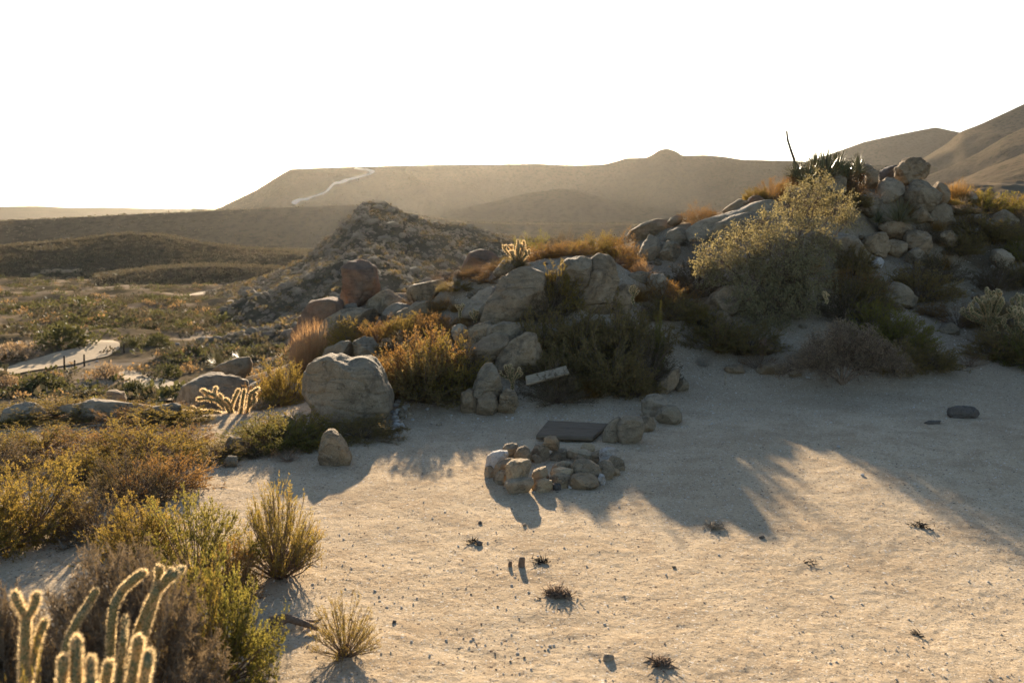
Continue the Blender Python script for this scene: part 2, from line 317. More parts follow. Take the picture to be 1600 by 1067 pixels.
 ([(1548,348),(1554,334),(1568,327),(1584,331),(1590,345),(1576,358),(1556,358)],23.3,'grey','grey boulder among shrubs near the right edge of the hilltop',{}),
 ([(1549,404),(1554,391),(1566,389),(1578,396),(1588,412),(1578,422),(1558,416)],21.2,'pale','pale slanted rock beside the upper end of the path',{}),
 ([(1508,308),(1516,297),(1526,303),(1528,314),(1512,316)],24,'pale','small pale pointed stone by the orange grass on the skyline',{}),
 ([(1372,470),(1384,448),(1400,440),(1420,449),(1434,466),(1424,482),(1388,482)],18.3,'grey','smooth grey boulder at the left side of the path',dict(cuts=4)),
 # foot of the slope
 ([(1018,612),(1024,602),(1038,588),(1053,577),(1063,576),(1063,590),(1054,606),(1038,616),(1024,616)],14.0,'granite','slanting flat pinkish stone at the foot of the footpath',dict(cuts=4)),
 ([(1054,602),(1058,593),(1068,590),(1076,597),(1076,608),(1066,614),(1057,610)],13.9,'grey','small round grey stone touching the slanting pinkish stone',dict(cuts=2,amp=0.04)),
 ([(1002,640),(1003,627),(1012,618),(1025,615),(1038,619),(1044,630),(1040,646),(1024,652),(1008,650)],12.75,'pale','smooth pale round stone behind the grey cobble',dict(cuts=3,amp=0.04)),
 ([(1023,654),(1028,640),(1042,633),(1056,634),(1065,645),(1065,656),(1054,664),(1034,663)],12.35,'grey','smooth round grey cobble right of the pale one',dict(cuts=2,amp=0.03)),
 ([(940,688),(944,672),(955,657),(968,650),(973,660),(970,680),(968,692),(950,693)],11.55,'grey','left half of the cleft boulder at the end of the dark board',dict(cuts=2,amp=0.035)),
 ([(963,680),(964,662),(974,651),(990,648),(1004,654),(1008,668),(1002,684),(986,694),(970,692)],11.35,'grey','right half of the cleft boulder at the end of the dark board',dict(cuts=2,amp=0.03)),
 ([(994,668),(996,654),(1010,649),(1022,654),(1026,666),(1014,676),(1000,676)],11.9,'granite','brown stone behind the cleft boulder',dict(cuts=3,amp=0.04)),
 ([(1131,580),(1136,572),(1150,569),(1168,572),(1166,582),(1146,587)],14.9,'granite','low brown stone at the foot of the slope behind the stake',{}),
 ([(1182,582),(1188,571),(1205,566),(1224,569),(1232,579),(1216,588),(1194,588)],14.9,'granite','low broad brown stone under the shrubs at the foot of the slope',{}),
 ([(1228,584),(1240,577),(1252,580),(1254,588),(1238,592)],14.6,'grey','small grey stone beside the low broad brown stone',{}),
 ([(1172,548),(1182,534),(1196,527),(1210,533),(1212,548),(1190,558)],15.5,'red','reddish rock in the shade under the big silvery shrub',{}),
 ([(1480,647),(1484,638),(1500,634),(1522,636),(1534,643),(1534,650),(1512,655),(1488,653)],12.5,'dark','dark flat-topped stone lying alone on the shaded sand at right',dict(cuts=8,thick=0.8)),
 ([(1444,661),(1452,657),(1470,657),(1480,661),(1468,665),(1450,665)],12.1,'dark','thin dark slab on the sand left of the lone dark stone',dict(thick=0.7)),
 ([(1395,585),(1402,579),(1416,578),(1424,584),(1412,589)],14.9,'grey','low half-buried stone by the dark shrubs at the slope foot',{}),
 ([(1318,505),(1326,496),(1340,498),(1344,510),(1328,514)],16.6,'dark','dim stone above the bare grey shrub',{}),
 ([(1448,345),(1456,326),(1472,318),(1488,326),(1494,346),(1476,358),(1454,356)],22.0,'grey','cracked grey block on the slope below the right end of the summit pile',dict(cuts=16)),
 ([(1424,346),(1430,330),(1444,322),(1456,332),(1456,348),(1438,356)],21.8,'granite','tan block on the slope right of the sword-leaved clump',dict(cuts=16)),
 ([(1462,378),(1468,364),(1484,360),(1496,370),(1494,384),(1474,388)],21.4,'granite','low tan rock below the cracked grey block',dict(cuts=14)),
]
# ------------------------------------------------------------------ terrain
CT = []                                  # control points: world X, Y, Z
def cpx(px, py, Y): CT.append(W(px, py, Y))
for x, zc in ((-8, 0), (-4, 0), (0, 0), (4, -0.16), (8, -0.4)):
    for y in (-6, 0, 4, 8): CT.append((x, y, zc))
for x, y in ((-6, 11), (-3, 11), (0, 11), (3, 11), (6, 11), (-1, 13), (1.5, 13.3), (4, 13.6), (7, 14), (9, 12), (-3.5, 12.7)): CT.append((x, y, 0.0))
for t in [(1180, 560, 15.3), (1100, 540, 15.8), (1050, 500, 17), (1000, 445, 18.3), (1100, 350, 20.3), (1100, 400, 19.0), (1180, 480, 17.0), (1200, 310, 21.3), (1300, 292, 22), (1400, 312, 22.6), (1250, 385, 19.8),
          (1350, 412, 19.8), (1300, 480, 17.6), (1400, 480, 17.8), (1330, 560, 15.3), (1480, 520, 17.2), (1480, 455, 20.0), (1500, 415, 21.8), (1450, 405, 21), (1420, 360, 21.8), (1480, 320, 24), (1600, 308, 27), (1560, 350, 24.0), (1600, 420, 21.2), (1600, 520, 17.2),
          (890, 401, 16.9), (835, 412, 16.9), (800, 417, 16.7), (950, 399, 17.4), (900, 398, 18.4), (960, 500, 15.8), (880, 500, 15.8), (740, 432, 17.6), (700, 460, 17.2), (640, 510, 16.4), (740, 510, 15.5), (660, 560, 14.4), (760, 560, 14.4), (860, 580, 14.2), (560, 530, 16.4), (500, 562, 16), (470, 602, 15.2), (520, 520, 17.8), (590, 490, 18.3), (1040, 400, 19.3)]:
    cpx(*t)
for t in [(-4.2, 19, -0.3), (-3, 23, -1.8), (-1, 23, 0.3), (0.8, 25, 0.6), (0, 30, -2), (4, 27, 1.6), (3, 34, -2), (7, 27, 2.8), (9, 34, 1.5), (12, 30, 3.2), (18, 28, 3.4), (18, 15, 1.5), (13, 12, 0.4), (14, 4, 0.2),
          (0, 42, -6.5), (10, 45, -3), (22, 45, 0), (30, 25, 4), (-3.2, 14, -0.15), (-5, 14.2, -0.2), (-7.5, 13.6, -0.3), (-10, 12.5, -0.9), (-4.5, 16, -0.75), (-7, 16.5, -1.2), (-6, 20, -2.6), (-9, 20, -2.9), (-13, 18, -3.4), (-8, 26, -4.6), (-15, 26, -5.5),
          (-14, 10, -2.2), (-14, 2, -1.2), (-22, 8, -5), (-22, 20, -6), (-10, 40, -8), (-25, 40, -8.6), (-40, 30, -9), (-40, 5, -8), (-15, 58, -10.4), (5, 58, -9.6), (-40, 58, -10.6), (30, 60, -4), (45, 40, 2), (-30, -15, -3), (30, -15, 1), (0, -20, 0.3)]:
    CT.append(t)
for px_, y_, z_ in [(1000, 22.5, 1.5), (1000, 27, 0.4), (1100, 22.3, 2.15), (1100, 26, 1.6), (1060, 24, 1.7), (1200, 23.5, 2.75), (1200, 27, 2.2), (1160, 22.6, 2.5), (1160, 31, 0.6), (1300, 24, 3.0), (1300, 28, 2.6)]:
    CT.append(((px_ - 800) / FPX * y_, y_, z_))
for ol_, Y_, mt_, lab_, kw_ in BO:        # the slope rises round its boulders: low in front of each, half way up it behind
    if Y_ < 14.95 or kw_.get('sink') is False: continue
    Pb = np.array([W(a_, b_, Y_) for a_, b_ in ol_]); cx_ = (Pb[:, 0].min() + Pb[:, 0].max()) / 2; lo_, hi_ = Pb[:, 2].min(), Pb[:, 2].max(); r_ = 0.35 * (Pb[:, 0].max() - Pb[:, 0].min() + hi_ - lo_) / 2
    CT.append((cx_, Y_ - 0.9 * r_, lo_ + 0.08 * (hi_ - lo_))); CT.append((cx_, Y_ + 0.8 * r_, lo_ + (0.15 if ol_[0][0] < 720 else 0.5 if ol_[0][0] < 1000 else 0.33 if ol_[0][0] < 1335 else 0.12) * (hi_ - lo_)))
CT = np.array([tuple(map(float, c)) for c in CT])
def _tps(r2): return np.where(r2 > 1e-9, 0.5 * r2 * np.log(np.maximum(r2, 1e-9)), 0.0)
_n = len(CT); _d2 = ((CT[:, None, :2] - CT[None, :, :2]) ** 2).sum(-1)
_A = np.zeros((_n + 3, _n + 3)); _A[:_n, :_n] = _tps(_d2) + np.eye(_n) * 0.25
_A[:_n, _n] = 1; _A[:_n, _n + 1:] = CT[:, :2]; _A[_n, :_n] = 1; _A[_n + 1:, :_n] = CT[:, :2].T
_w = np.linalg.solve(_A, np.concatenate([CT[:, 2], np.zeros(3)]))
def near_h(x, y):
    out = np.zeros_like(x)
    for i in range(0, len(x), 60000):
        xs, ys = x[i:i + 60000], y[i:i + 60000]
        d2 = (xs[:, None] - CT[None, :, 0]) ** 2 + (ys[:, None] - CT[None, :, 1]) ** 2
        out[i:i + 60000] = _tps(d2) @ _w[:_n] + _w[_n] + xs * _w[_n + 1] + ys * _w[_n + 2]
    return out
def hf(x, y, detail=True):
    x = np.atleast_1d(np.asarray(x, float)); y = np.atleast_1d(np.asarray(y, float))
    r = np.hypot(x, y)
    v = -11.0 - 2.5 * smooth(80, 300, r) - 6 * smooth(400, 900, r) - 70 * smooth(2500, 6000, r)
    v = v + smooth(40, 120, r) * (n2(x, y, 26, 5, 4) * 0.9 + np.maximum(0, n2(x, y, 15, 9, 3)) * 1.0) * (1 - smooth(600, 2000, r))
    nr = r < 75
    k = smooth(42, 72, r)
    z = v.copy()
    if nr.any():
        nh = near_h(x[nr], y[nr])
        z[nr] = nh * (1 - k[nr]) + v[nr] * k[nr]
    if detail:
        c = (r < 60)
        if c.any():
            xs, ys = x[c], y[c]
            rough = smooth(0.2, 1.2, np.abs(z[c])) * smooth(12, 15, r[c])
            d = n2(xs, ys, 0.9, 21, 4) * (0.012 + 0.07 * rough) + n2(xs, ys, 3.5, 23, 2) * 0.012
            fine = np.abs(n2(xs, ys, 0.16, 31, 3)) * 0.004 + n2(xs, ys, 0.05, 33, 2) * 0.003
            pits = -smooth(0.42, 0.85, n2(xs, ys, 0.22, 41, 2)) * 0.004
            z[c] += d + (fine + pits) * (1 - smooth(20, 40, r[c]))
    return z
def gz(x, y): return float(hf(x, y)[0])
_hc = np.geomspace(2.2, 400, 1600)
def hit(px, py):                         # where the view ray through a photo pixel meets the terrain
    d = W(px, py, 1.0) - np.array((0, 0, CAMZ))
    P = np.array((0, 0, CAMZ))[None] + d[None] * _hc[:, None]
    h = hf(P[:, 0], P[:, 1])
    b = np.nonzero(P[:, 2] < h)[0]
    i = b[0] if len(b) else len(_hc) - 1
    return P[i, 0], P[i, 1], h[i]

def ground_mat():
    m, nt = mat_new('sandy_ground'); N = NT(nt)
    g = N.n('ShaderNodeNewGeometry'); v = g.outputs['Position']
    big = N.noise(v, 0.35, 4, 0.6, 0.3); med = N.noise(v, 2.3, 5, 0.6, 0.4); fine = N.noise(v, 30, 5, 0.7); grit = N.noise(v, 140, 2, 0.6)
    col = N.mix(N.ramp(big, [(0.35, 0.0), (0.65, 1.0)]), (0.46, 0.35, 0.225), (0.55, 0.43, 0.285))
    col = N.mix(N.ramp(med, [(0.48, 0.0), (0.66, 0.8)]), col, (0.40, 0.295, 0.185))
    col = N.mix(N.ramp(fine, [(0.34, 0.7), (0.46, 0.0)]), col, (0.24, 0.18, 0.12))
    col = N.mix(N.ramp(fine, [(0.56, 0.0), (0.68, 0.6)]), col, (0.58, 0.49, 0.37))
    zz = N.n('ShaderNodeSeparateXYZ'); N.l(v, zz.inputs[0])
    sl = N.math('ADD', N.math('ABSOLUTE', zz.outputs[2]), N.math('MULTIPLY', N.math('SUBTRACT', med, 0.5), 0.5))
    col = N.mix(N.ramp(sl, [(0.16, 0.0), (0.5, 0.65)]), col, N.mix(N.ramp(fine, [(0.4, 0.0), (0.6, 1.0)]), (0.28, 0.215, 0.145), (0.42, 0.33, 0.225)))
    litter_y = N.math('ADD', zz.outputs[1], N.math('MULTIPLY', N.math('SUBTRACT', N.noise(v, 0.8, 4, 0.65), 0.5), 5.0))  # browner litter soil from the slope foot onwards, with a ragged edge
    col = N.mix(N.ramp(N.math('DIVIDE', litter_y, 20.0), [(0.60, 0.0), (0.72, 0.6)]), col, N.mix(N.ramp(fine, [(0.4, 0.0), (0.6, 1.0)]), (0.29, 0.22, 0.145), (0.42, 0.33, 0.225)))
    drift = N.noise(v, 1.1, 6, 0.7, 0.8)
    col = N.mix(N.ramp(drift, [(0.5, 0.0), (0.62, 0.45)]), col, (0.33, 0.245, 0.155))
    # pebble specks
    vo = N.n('ShaderNodeTexVoronoi'); vo.inputs['Scale'].default_value = 26; N.l(v, vo.inputs['Vector'])
    sep = N.n('ShaderNodeSeparateColor'); N.l(vo.outputs['Color'], sep.inputs[0])
    isp = N.math('MULTIPLY', N.math('GREATER_THAN', sep.outputs[0], 0.86), N.math('LESS_THAN', vo.outputs['Distance'], 0.28))
    pc = N.ramp(sep.outputs[1], [(0.0, (0.12, 0.09, 0.07)), (0.45, (0.3, 0.24, 0.18)), (0.55, (0.62, 0.56, 0.47)), (1.0, (0.72, 0.68, 0.6))], 'CONSTANT')
    col = N.mix(isp, col, pc)
    vo2 = N.n('ShaderNodeTexVoronoi'); vo2.inputs['Scale'].default_value = 75; N.l(v, vo2.inputs['Vector'])
    sep2 = N.n('ShaderNodeSeparateColor'); N.l(vo2.outputs['Color'], sep2.inputs[0])
    isq = N.math('MULTIPLY', N.math('GREATER_THAN', sep2.outputs[0], 0.8), N.math('LESS_THAN', vo2.outputs['Distance'], 0.4))
    col = N.mix(isq, col, N.ramp(sep2.outputs[1], [(0.0, (0.14, 0.11, 0.08)), (0.5, (0.62, 0.56, 0.46))], 'CONSTANT'))
    # far valley floor: browner, with dry grass
    ln = N.n('ShaderNodeVectorMath', operation='LENGTH'); N.l(v, ln.inputs[0])
    far = N.ramp(N.math('DIVIDE', ln.outputs['Value'], 100.0), [(0.13, 0.0), (0.3, 1.0)])
    g1 = N.noise(v, 0.09, 6, 0.7, 0.5)
    vc = N.ramp(g1, [(0.35, (0.06, 0.052, 0.03)), (0.45, (0.11, 0.085, 0.052)), (0.55, (0.20, 0.15, 0.095)), (0.63, (0.32, 0.25, 0.17))])
    col = N.mix(N.math('MULTIPLY', far, 0.97), col, vc)
    h = N.math('ADD', N.math('MULTIPLY', fine, 0.7), N.math('MULTIPLY', isp, 0.35))
    nb = N.bump(med, 0.5, 0.05); nb = N.bump(h, 0.8, 0.022, nb); nb = N.bump(grit, 0.6, 0.006, nb)
    N.out(N.matte(col, nb)); return m
M['ground'] = ground_mat()

def polar(rr, aa):
    Rr, A = np.meshgrid(rr, aa, indexing='ij'); X = (Rr * np.sin(A)).ravel(); Y = (Rr * np.cos(A)).ravel()
    Z = hf(X, Y); nr, na = len(rr), len(aa)
    i = np.arange(nr - 1)[:, None] * na + np.arange(na)[None]; j = np.roll(i, -1, axis=1)
    F = np.stack([i.ravel(), j.ravel(), (j + na).ravel(), (i + na).ravel()], 1)
    return np.stack([X, Y, Z], 1), F
rr = np.concatenate([np.linspace(0.25, 3, 14), np.geomspace(3.06, 32, 560), np.geomspace(32.5, 420, 300), np.geomspace(430, 16000, 60)])
aa = np.concatenate([np.linspace(-R(31), R(31), 760), np.linspace(R(31), R(329), 170)[1:-1]])
V_, F_ = polar(rr, aa)
c0 = len(V_); V_ = np.vstack([V_, [[0, 0, 0.0]]]); na = len(aa)
cap = np.stack([np.arange(na), np.full(na, c0), np.roll(np.arange(na), -1)], 1)[:, ::-1]
tag(obj('ground', mesh('ground', V_, [F_[:, ::-1], cap[:, ::-1]], M['ground'])), kind='structure')

# ---- far hills: sheets that rise from a base line to a crest and fall away behind
def hill_mat(name, c1, c2, c3, s1, s2):
    m, nt = mat_new(name); N = NT(nt); g = N.n('ShaderNodeNewGeometry'); v = g.outputs['Position']
    a = N.noise(v, s1, 6, 0.6, 0.6); b = N.noise(v, s2, 3, 0.7)
    col = N.mix(N.ramp(a, [(0.35, 0.0), (0.62, 1.0)]), c1, c2)
    col = N.mix(N.ramp(b, [(0.48, 0.0), (0.62, 0.85)]), col, c3)
    nb = N.bump(a, 0.3, 2.0 if s1 < 0.03 else 0.5); nb = N.bump(b, 0.4, 0.4 if s2 < 1 else 0.2, nb)
    N.out(N.matte(col, nb)); return m
M['mesa'] = hill_mat('mesa_slope', (0.065, 0.053, 0.035), (0.09, 0.07, 0.045), (0.038, 0.034, 0.02), 0.012, 0.22)
M['lefthill'] = hill_mat('scrub_slope', (0.06, 0.05, 0.03), (0.09, 0.065, 0.04), (0.035, 0.032, 0.018), 0.03, 0.6)
M['cone'] = hill_mat('rocky_slope', (0.10, 0.08, 0.05), (0.075, 0.062, 0.04), (0.05, 0.045, 0.027), 0.08, 1.3)
M['mount'] = hill_mat('mountain_slope', (0.14, 0.105, 0.07), (0.11, 0.085, 0.058), (0.06, 0.053, 0.033), 0.01, 0.18)
SHEETS = {}
def sheet(name, crest, run, zb, back, mat, nu=260, nv=70, prof=1.0, amp=1.0, nsc=60, gully=0.0, runf=None, backz=None, seed=0, shift=0.0):
    c = np.array([W(*t) for t in crest]); px = np.array([t[0] for t in crest], float)
    u = np.linspace(px[0], px[-1], nu); C = np.stack([np.interp(u, px, c[:, k]) for k in range(3)], 1)
    ks = np.hanning(5); ks /= ks.sum()
    C[2:-2, 2] = np.convolve(C[:, 2], ks, 'valid')
    v = np.concatenate([np.linspace(0, 1, nv), 1 + np.linspace(0, 1, nv // 3)[1:]])
    V = []
    for t in v:
        P = C.copy()
        if t <= 1:
            P[:, 1] -= run * (1 - t); P[:, 0] += C[:, 0] * (-run * (1 - t) / C[:, 1]) * 0.9 + shift * (1 - t)
            P[:, 2] = zb + (C[:, 2] - zb) * t ** prof
        else:
            s = t - 1; P[:, 1] += back * s; P[:, 0] += C[:, 0] * back * s / C[:, 1]
            bz = zb if backz is None else backz
            P[:, 2] = C[:, 2] + (bz - C[:, 2]) * s ** 1.5
        w = amp * (min(1, (1 - min(t, 1)) * 4 + 0.04)) * min(1, t * 5)
        if t > 1: w = amp * (t - 1) * 0.25
        nn = n2(P[:, 0], P[:, 1], nsc, seed + 3, 5)
        if gully: nn = nn - gully * np.abs(n2(P[:, 0] + 0.25 * P[:, 1], P[:, 1] * 0.12, nsc * 1.6, seed + 8, 3))
        P[:, 2] += nn * w; V.append(P)
    V = np.concatenate(V); nr = len(v)
    i = (np.arange(nr - 1)[:, None] * nu + np.arange(nu - 1)[None]).ravel()
    F = np.stack([i, i + 1, i + nu + 1, i + nu], 1)
    o = tag(obj(name, mesh(name, V, F, mat)), kind='structure')
    SHEETS[name] = (V, F, BVHTree.FromPolygons([tuple(p) for p in V], [tuple(int(q) for q in f) for f in F]))
    return o
sheet('horizon_hills', [(-900, 328, 4300), (-300, 325, 4300), (0, 323, 4300), (60, 322, 4300), (110, 325, 4300), (160, 324, 4300), (230, 326, 4300), (330, 327, 4300), (500, 326, 4300), (1200, 330, 4300), (2400, 325, 4300)], 700, -40, 500, M['mesa'], amp=5, nsc=300, gully=1)
sheet('plateau', [(-900, 372, 640), (-300, 354, 680), (0, 346, 700), (100, 341, 700), (200, 335.5, 700), (330, 330, 700), (420, 326, 700), (480, 323, 700), (540, 321, 700), (600, 325, 700), (660, 338, 690), (720, 348, 680), (800, 351, 670), (950, 352, 660), (1400, 350, 660), (2200, 350, 660)], 90, -17.5, 450, M['mesa'], prof=1.05, amp=2.5, nsc=60, gully=1.0, backz=-6)
sheet('mesa', [(300, 345, 1350), (330, 331, 1400), (400, 297, 1400), (440, 272, 1400), (455, 264, 1400), (550, 261, 1400), (700, 257, 1400), (840, 255.5, 1400), (900, 258, 1400), (945, 256, 1400), (968, 250, 1400), (978, 246.5, 1400), (1010, 246, 1400), (1020, 241, 1400), (1030, 234, 1400), (1042, 231.5, 1400), (1056, 236, 1400), (1066, 243, 1400), (1100, 242.5, 1400), (1130, 245, 1400), (1160, 250, 1400), (1240, 252, 1400), (1330, 256, 1400), (1500, 262, 1400), (1900, 265, 1400)],
      320, -12, 600, M['mesa'], nu=500, nv=90, prof=1.25, amp=10, nsc=110, gully=2.6, backz=20, seed=4)
sheet('low_ridge', [(620, 352, 800), (690, 332, 820), (760, 317, 850), (820, 303, 870), (870, 295, 880), (900, 297, 880), (940, 309, 870), (1000, 322, 850), (1100, 330, 830), (1250, 345, 800)], 170, -22, 300, M['mesa'], prof=1.1, amp=6, nsc=70, gully=2.2, seed=7)
sheet('mountain', [(1230, 262, 2000), (1300, 240, 2000), (1350, 222, 2000), (1400, 211, 2000), (1440, 203, 2000), (1462, 199, 2000), (1490, 205, 2000), (1540, 215, 2000), (1700, 240, 2000), (2000, 240, 2000)], 480, -15, 700, M['mount'], prof=1.1, amp=9, nsc=150, gully=1.5, seed=9)
sheet('mountain_flank', [(1300, 300, 1500), (1380, 278, 1500), (1430, 256, 1500), (1480, 225, 1500), (1500, 207, 1500), (1530, 195, 1500), (1560, 181, 1500), (1600, 162, 1500), (1700, 120, 1500), (1850, 60, 1500), (2100, 40, 1500), (2400, 90, 1500)], 520, -15, 700, M['mount'], prof=1.1, amp=16, nsc=150, gully=2.2, seed=12)
sheet('mountain_spur', [(1340, 300, 1150), (1420, 285, 1150), (1480, 262, 1150), (1530, 238, 1150), (1570, 214, 1150), (1620, 190, 1150), (1700, 150, 1150), (1900, 100, 1150)], 380, -15, 300, M['mount'], prof=1.1, amp=9, nsc=90, gully=2.2, seed=15, shift=-60)
sheet('mountain_foothill', [(1400, 305, 850), (1480, 290, 850), (1530, 268, 850), (1570, 252, 850), (1620, 232, 850), (1700, 205, 850), (1900, 150, 850)], 350, -15, 200, M['mount'], prof=1.1, amp=4, nsc=70, gully=1.8, seed=18, shift=-50)
sheet('scrub_hill', [(-700, 430, 290), (-300, 405, 290), (0, 387, 300), (60, 381, 300), (125, 374.5, 300), (170, 368, 300), (203, 366, 300), (256, 368, 300), (285, 374, 300), (312, 381, 300), (360, 387, 300), (406, 391, 300), (484, 394, 300), (560, 397, 300), (700, 405, 300)], 48, -14.5, 120, M['lefthill'], prof=0.95, amp=1.3, nsc=22, gully=0.7, seed=21)
sheet('scrub_terrace', [(150, 436, 235), (200, 428, 235), (260, 420, 235), (330, 417, 235), (400, 419, 235), (480, 424, 235), (560, 430, 235)], 16, -14.0, 60, M['lefthill'], prof=1.0, amp=0.8, nsc=14, gully=0.5, seed=22, nv=40)
sheet('rocky_hill', [(250, 560, 140), (300, 522, 150), (362, 468, 165), (394, 444, 170), (440, 424, 175), (484, 401, 180), (500, 382, 183), (525, 362, 186), (550, 337, 188), (560, 322, 189), (568, 317, 190), (591, 316, 190), (606, 319, 190), (644, 337, 190), (675, 349, 190), (706, 350, 192), (737, 354, 194), (769, 365, 196), (800, 370, 198), (900, 378, 200), (1000, 388, 200), (1150, 400, 200)],
      85, -12.5, 60, M['cone'], nu=300, nv=100, prof=0.85, amp=2.2, nsc=16, gully=0.5, seed=25)

# ---- dirt roads
def ribbon(name, pts, on=None, lift=0.08, mat=None):
    """pts: (px, py, half width in metres)"""
    P = []
    for px, py, w in pts:
        if on:
            d = Vector(W(px, py, 1000.0)) - Vector((0, 0, CAMZ)); d.normalize()
            h = SHEETS[on][2].ray_cast(Vector((0, 0, CAMZ)), d)[0]
            if h is None: continue
            P.append((h.x, h.y, w))
        else:
            x, y, z = hit(px, py); P.append((x, y, w))
    P = np.array(P); t = np.arange(len(P)); tt = np.linspace(0, len(P) - 1, len(P) * 14)
    Q = np.stack([np.interp(tt, t, P[:, k]) for k in range(3)], 1)
    ker = np.hanning(23); ker /= ker.sum()
    for k in range(3): Q[:, k] = np.convolve(np.pad(Q[:, k], 11, mode='edge'), ker, 'valid')
    d = np.gradient(Q[:, :2], axis=0); d /= np.linalg.norm(d, axis=1)[:, None] + 1e-9; nrm = np.stack([-d[:, 1], d[:, 0]], 1)
    V = []; m = 7
    for s in np.linspace(-1, 1, m):
        wv = Q[:, 2] * (1 + (0.18 if not on else 0.06) * n2(Q[:, 0], Q[:, 1] + 9 * s, 2.5 if not on else 14, 3, 2))
        XY = Q[:, :2] + nrm * (s * wv)[:, None]
        if on:
            Z = []
            for x, y in XY:
                h = SHEETS[on][2].ray_cast(Vector((x, y, 900)), Vector((0, 0, -1)))[0]; Z.append(h.z if h else -999)
            Z = np.array(Z)
        else: Z = hf(XY[:, 0], XY[:, 1])
        V.append(np.stack([XY[:, 0], XY[:, 1], Z + lift], 1))
    V = np.concatenate(V); n = len(Q)
    i = (np.arange(m - 1)[:, None] * n + np.arange(n - 1)[None]).ravel()
    F = np.stack([i, i + 1, i + n + 1, i + n], 1)
    ok = (V[F][:, :, 2] > -900).all(1) & ((V[F][:, :, 2].max(1) - V[F][:, :, 2].min(1)) < 30)
    return tag(obj(name, mesh(name, V, F[ok], mat or M['road'])), kind='structure')
M['hillroad'] = plain_mat('pale_hill_track', (0.6, 0.52, 0.40), (0.7, 0.61, 0.48), 3, 0.3, 0.95)
M['road'] = plain_mat('pale_dirt', (0.36, 0.27, 0.165), (0.46, 0.355, 0.23), 3, 0.3, 0.95)
ribbon('hill_road', [(458, 322, 3), (464, 314, 3.2), (485, 308, 3), (510, 302, 3), (516, 294, 3), (540, 284.5, 3), (560, 278, 3), (578, 273.5, 3), (584, 270, 3), (574, 266.5, 3), (552, 264, 2.5)], on='mesa', lift=1.3, mat=M['hillroad'])
ribbon('dirt_road', [(-60, 596, 2.0), (0, 584, 1.7), (40, 576, 1.9), (75, 568, 2.1), (110, 561, 2.6), (145, 551, 2.2), (166, 541, 1.6), (152, 533, 1.2)], lift=0.12)
ribbon('sandy_wash', [(190, 580, 0.7), (215, 590, 1.3), (235, 603, 1.8), (252, 612, 2.1), (270, 606, 1.6), (283, 600, 0.9)], lift=0.12)
ribbon('foot_track', [(252, 612, 1.7), (256, 622, 1.4), (258, 630, 0.9)], lift=0.14)
ribbon('valley_track', [(290, 464, 0.8), (310, 460, 1.2), (340, 455, 1.4), (362, 448, 1.0)], lift=0.12)
# ------------------------------------------------------------------ rocks
def ico(sub):
    import bmesh
    bm = bmesh.new(); bmesh.ops.create_icosphere(bm, subdivisions=sub, radius=1)
    V = np.array([v.co[:] for v in bm.verts]); F = np.array([[v.index for v in f.verts] for f in bm.faces]); bm.free(); return V, F
ICO = {s: ico(s) for s in (1, 2, 3, 4, 5, 6)}
def shape_rock(D, rx, ry, rz, rng, cuts=7, amp=0.06, rfun=None, front=True):
    """D unit directions -> rock surface. rfun(phi) gives the outline radius in the X-Z plane"""
    if rfun is not None:
        phi = np.arctan2(D[:, 2], D[:, 0]); rho = np.hypot(D[:, 0], D[:, 2]); r = rfun(phi)
        e_ = 0.6 if cuts > 5 else 0.85
        V = np.stack([r * rho ** e_ * np.cos(phi), ry * np.sign(D[:, 1]) * np.abs(D[:, 1]) ** e_, r * rho ** e_ * np.sin(phi)], 1)
        sz = r.mean()
    else:
        V = D * np.array([rx, ry, rz]); sz = (rx * ry * rz) ** (1 / 3)
    for k in range(cuts):
        n = rng.normal(size=3)
        if rfun is not None: n[1] = -abs(n[1]) - 0.5 if rng.random() < 0.8 else abs(n[1]) + 0.5
        n /= np.linalg.norm(n); d = V @ n; c = d.max() * rng.uniform(0.6, 0.9)
        V = V - n[None] * (np.maximum(0, d - c) * rng.uniform(0.88, 1.0))[:, None]
    off = rng.uniform(0, 90, 3); nm = V / (np.linalg.norm(V, axis=1)[:, None] + 1e-9)
    q = V / sz
    dsp = fbm(q * 1.3 + off, 2, 3) * amp + fbm(q * 5 + off, 5, 3) * amp * 0.30 + fbm(q * 17 + off, 15, 2) * amp * 0.09
    cr = np.abs(noise(q * np.array([1.1, 1.1, 2.6]) + off[::-1], 9)); dsp -= smooth(0.10, 0.0, cr) * amp * 0.8
    return V + nm * (dsp * sz)[:, None]
ROCKN = [0]
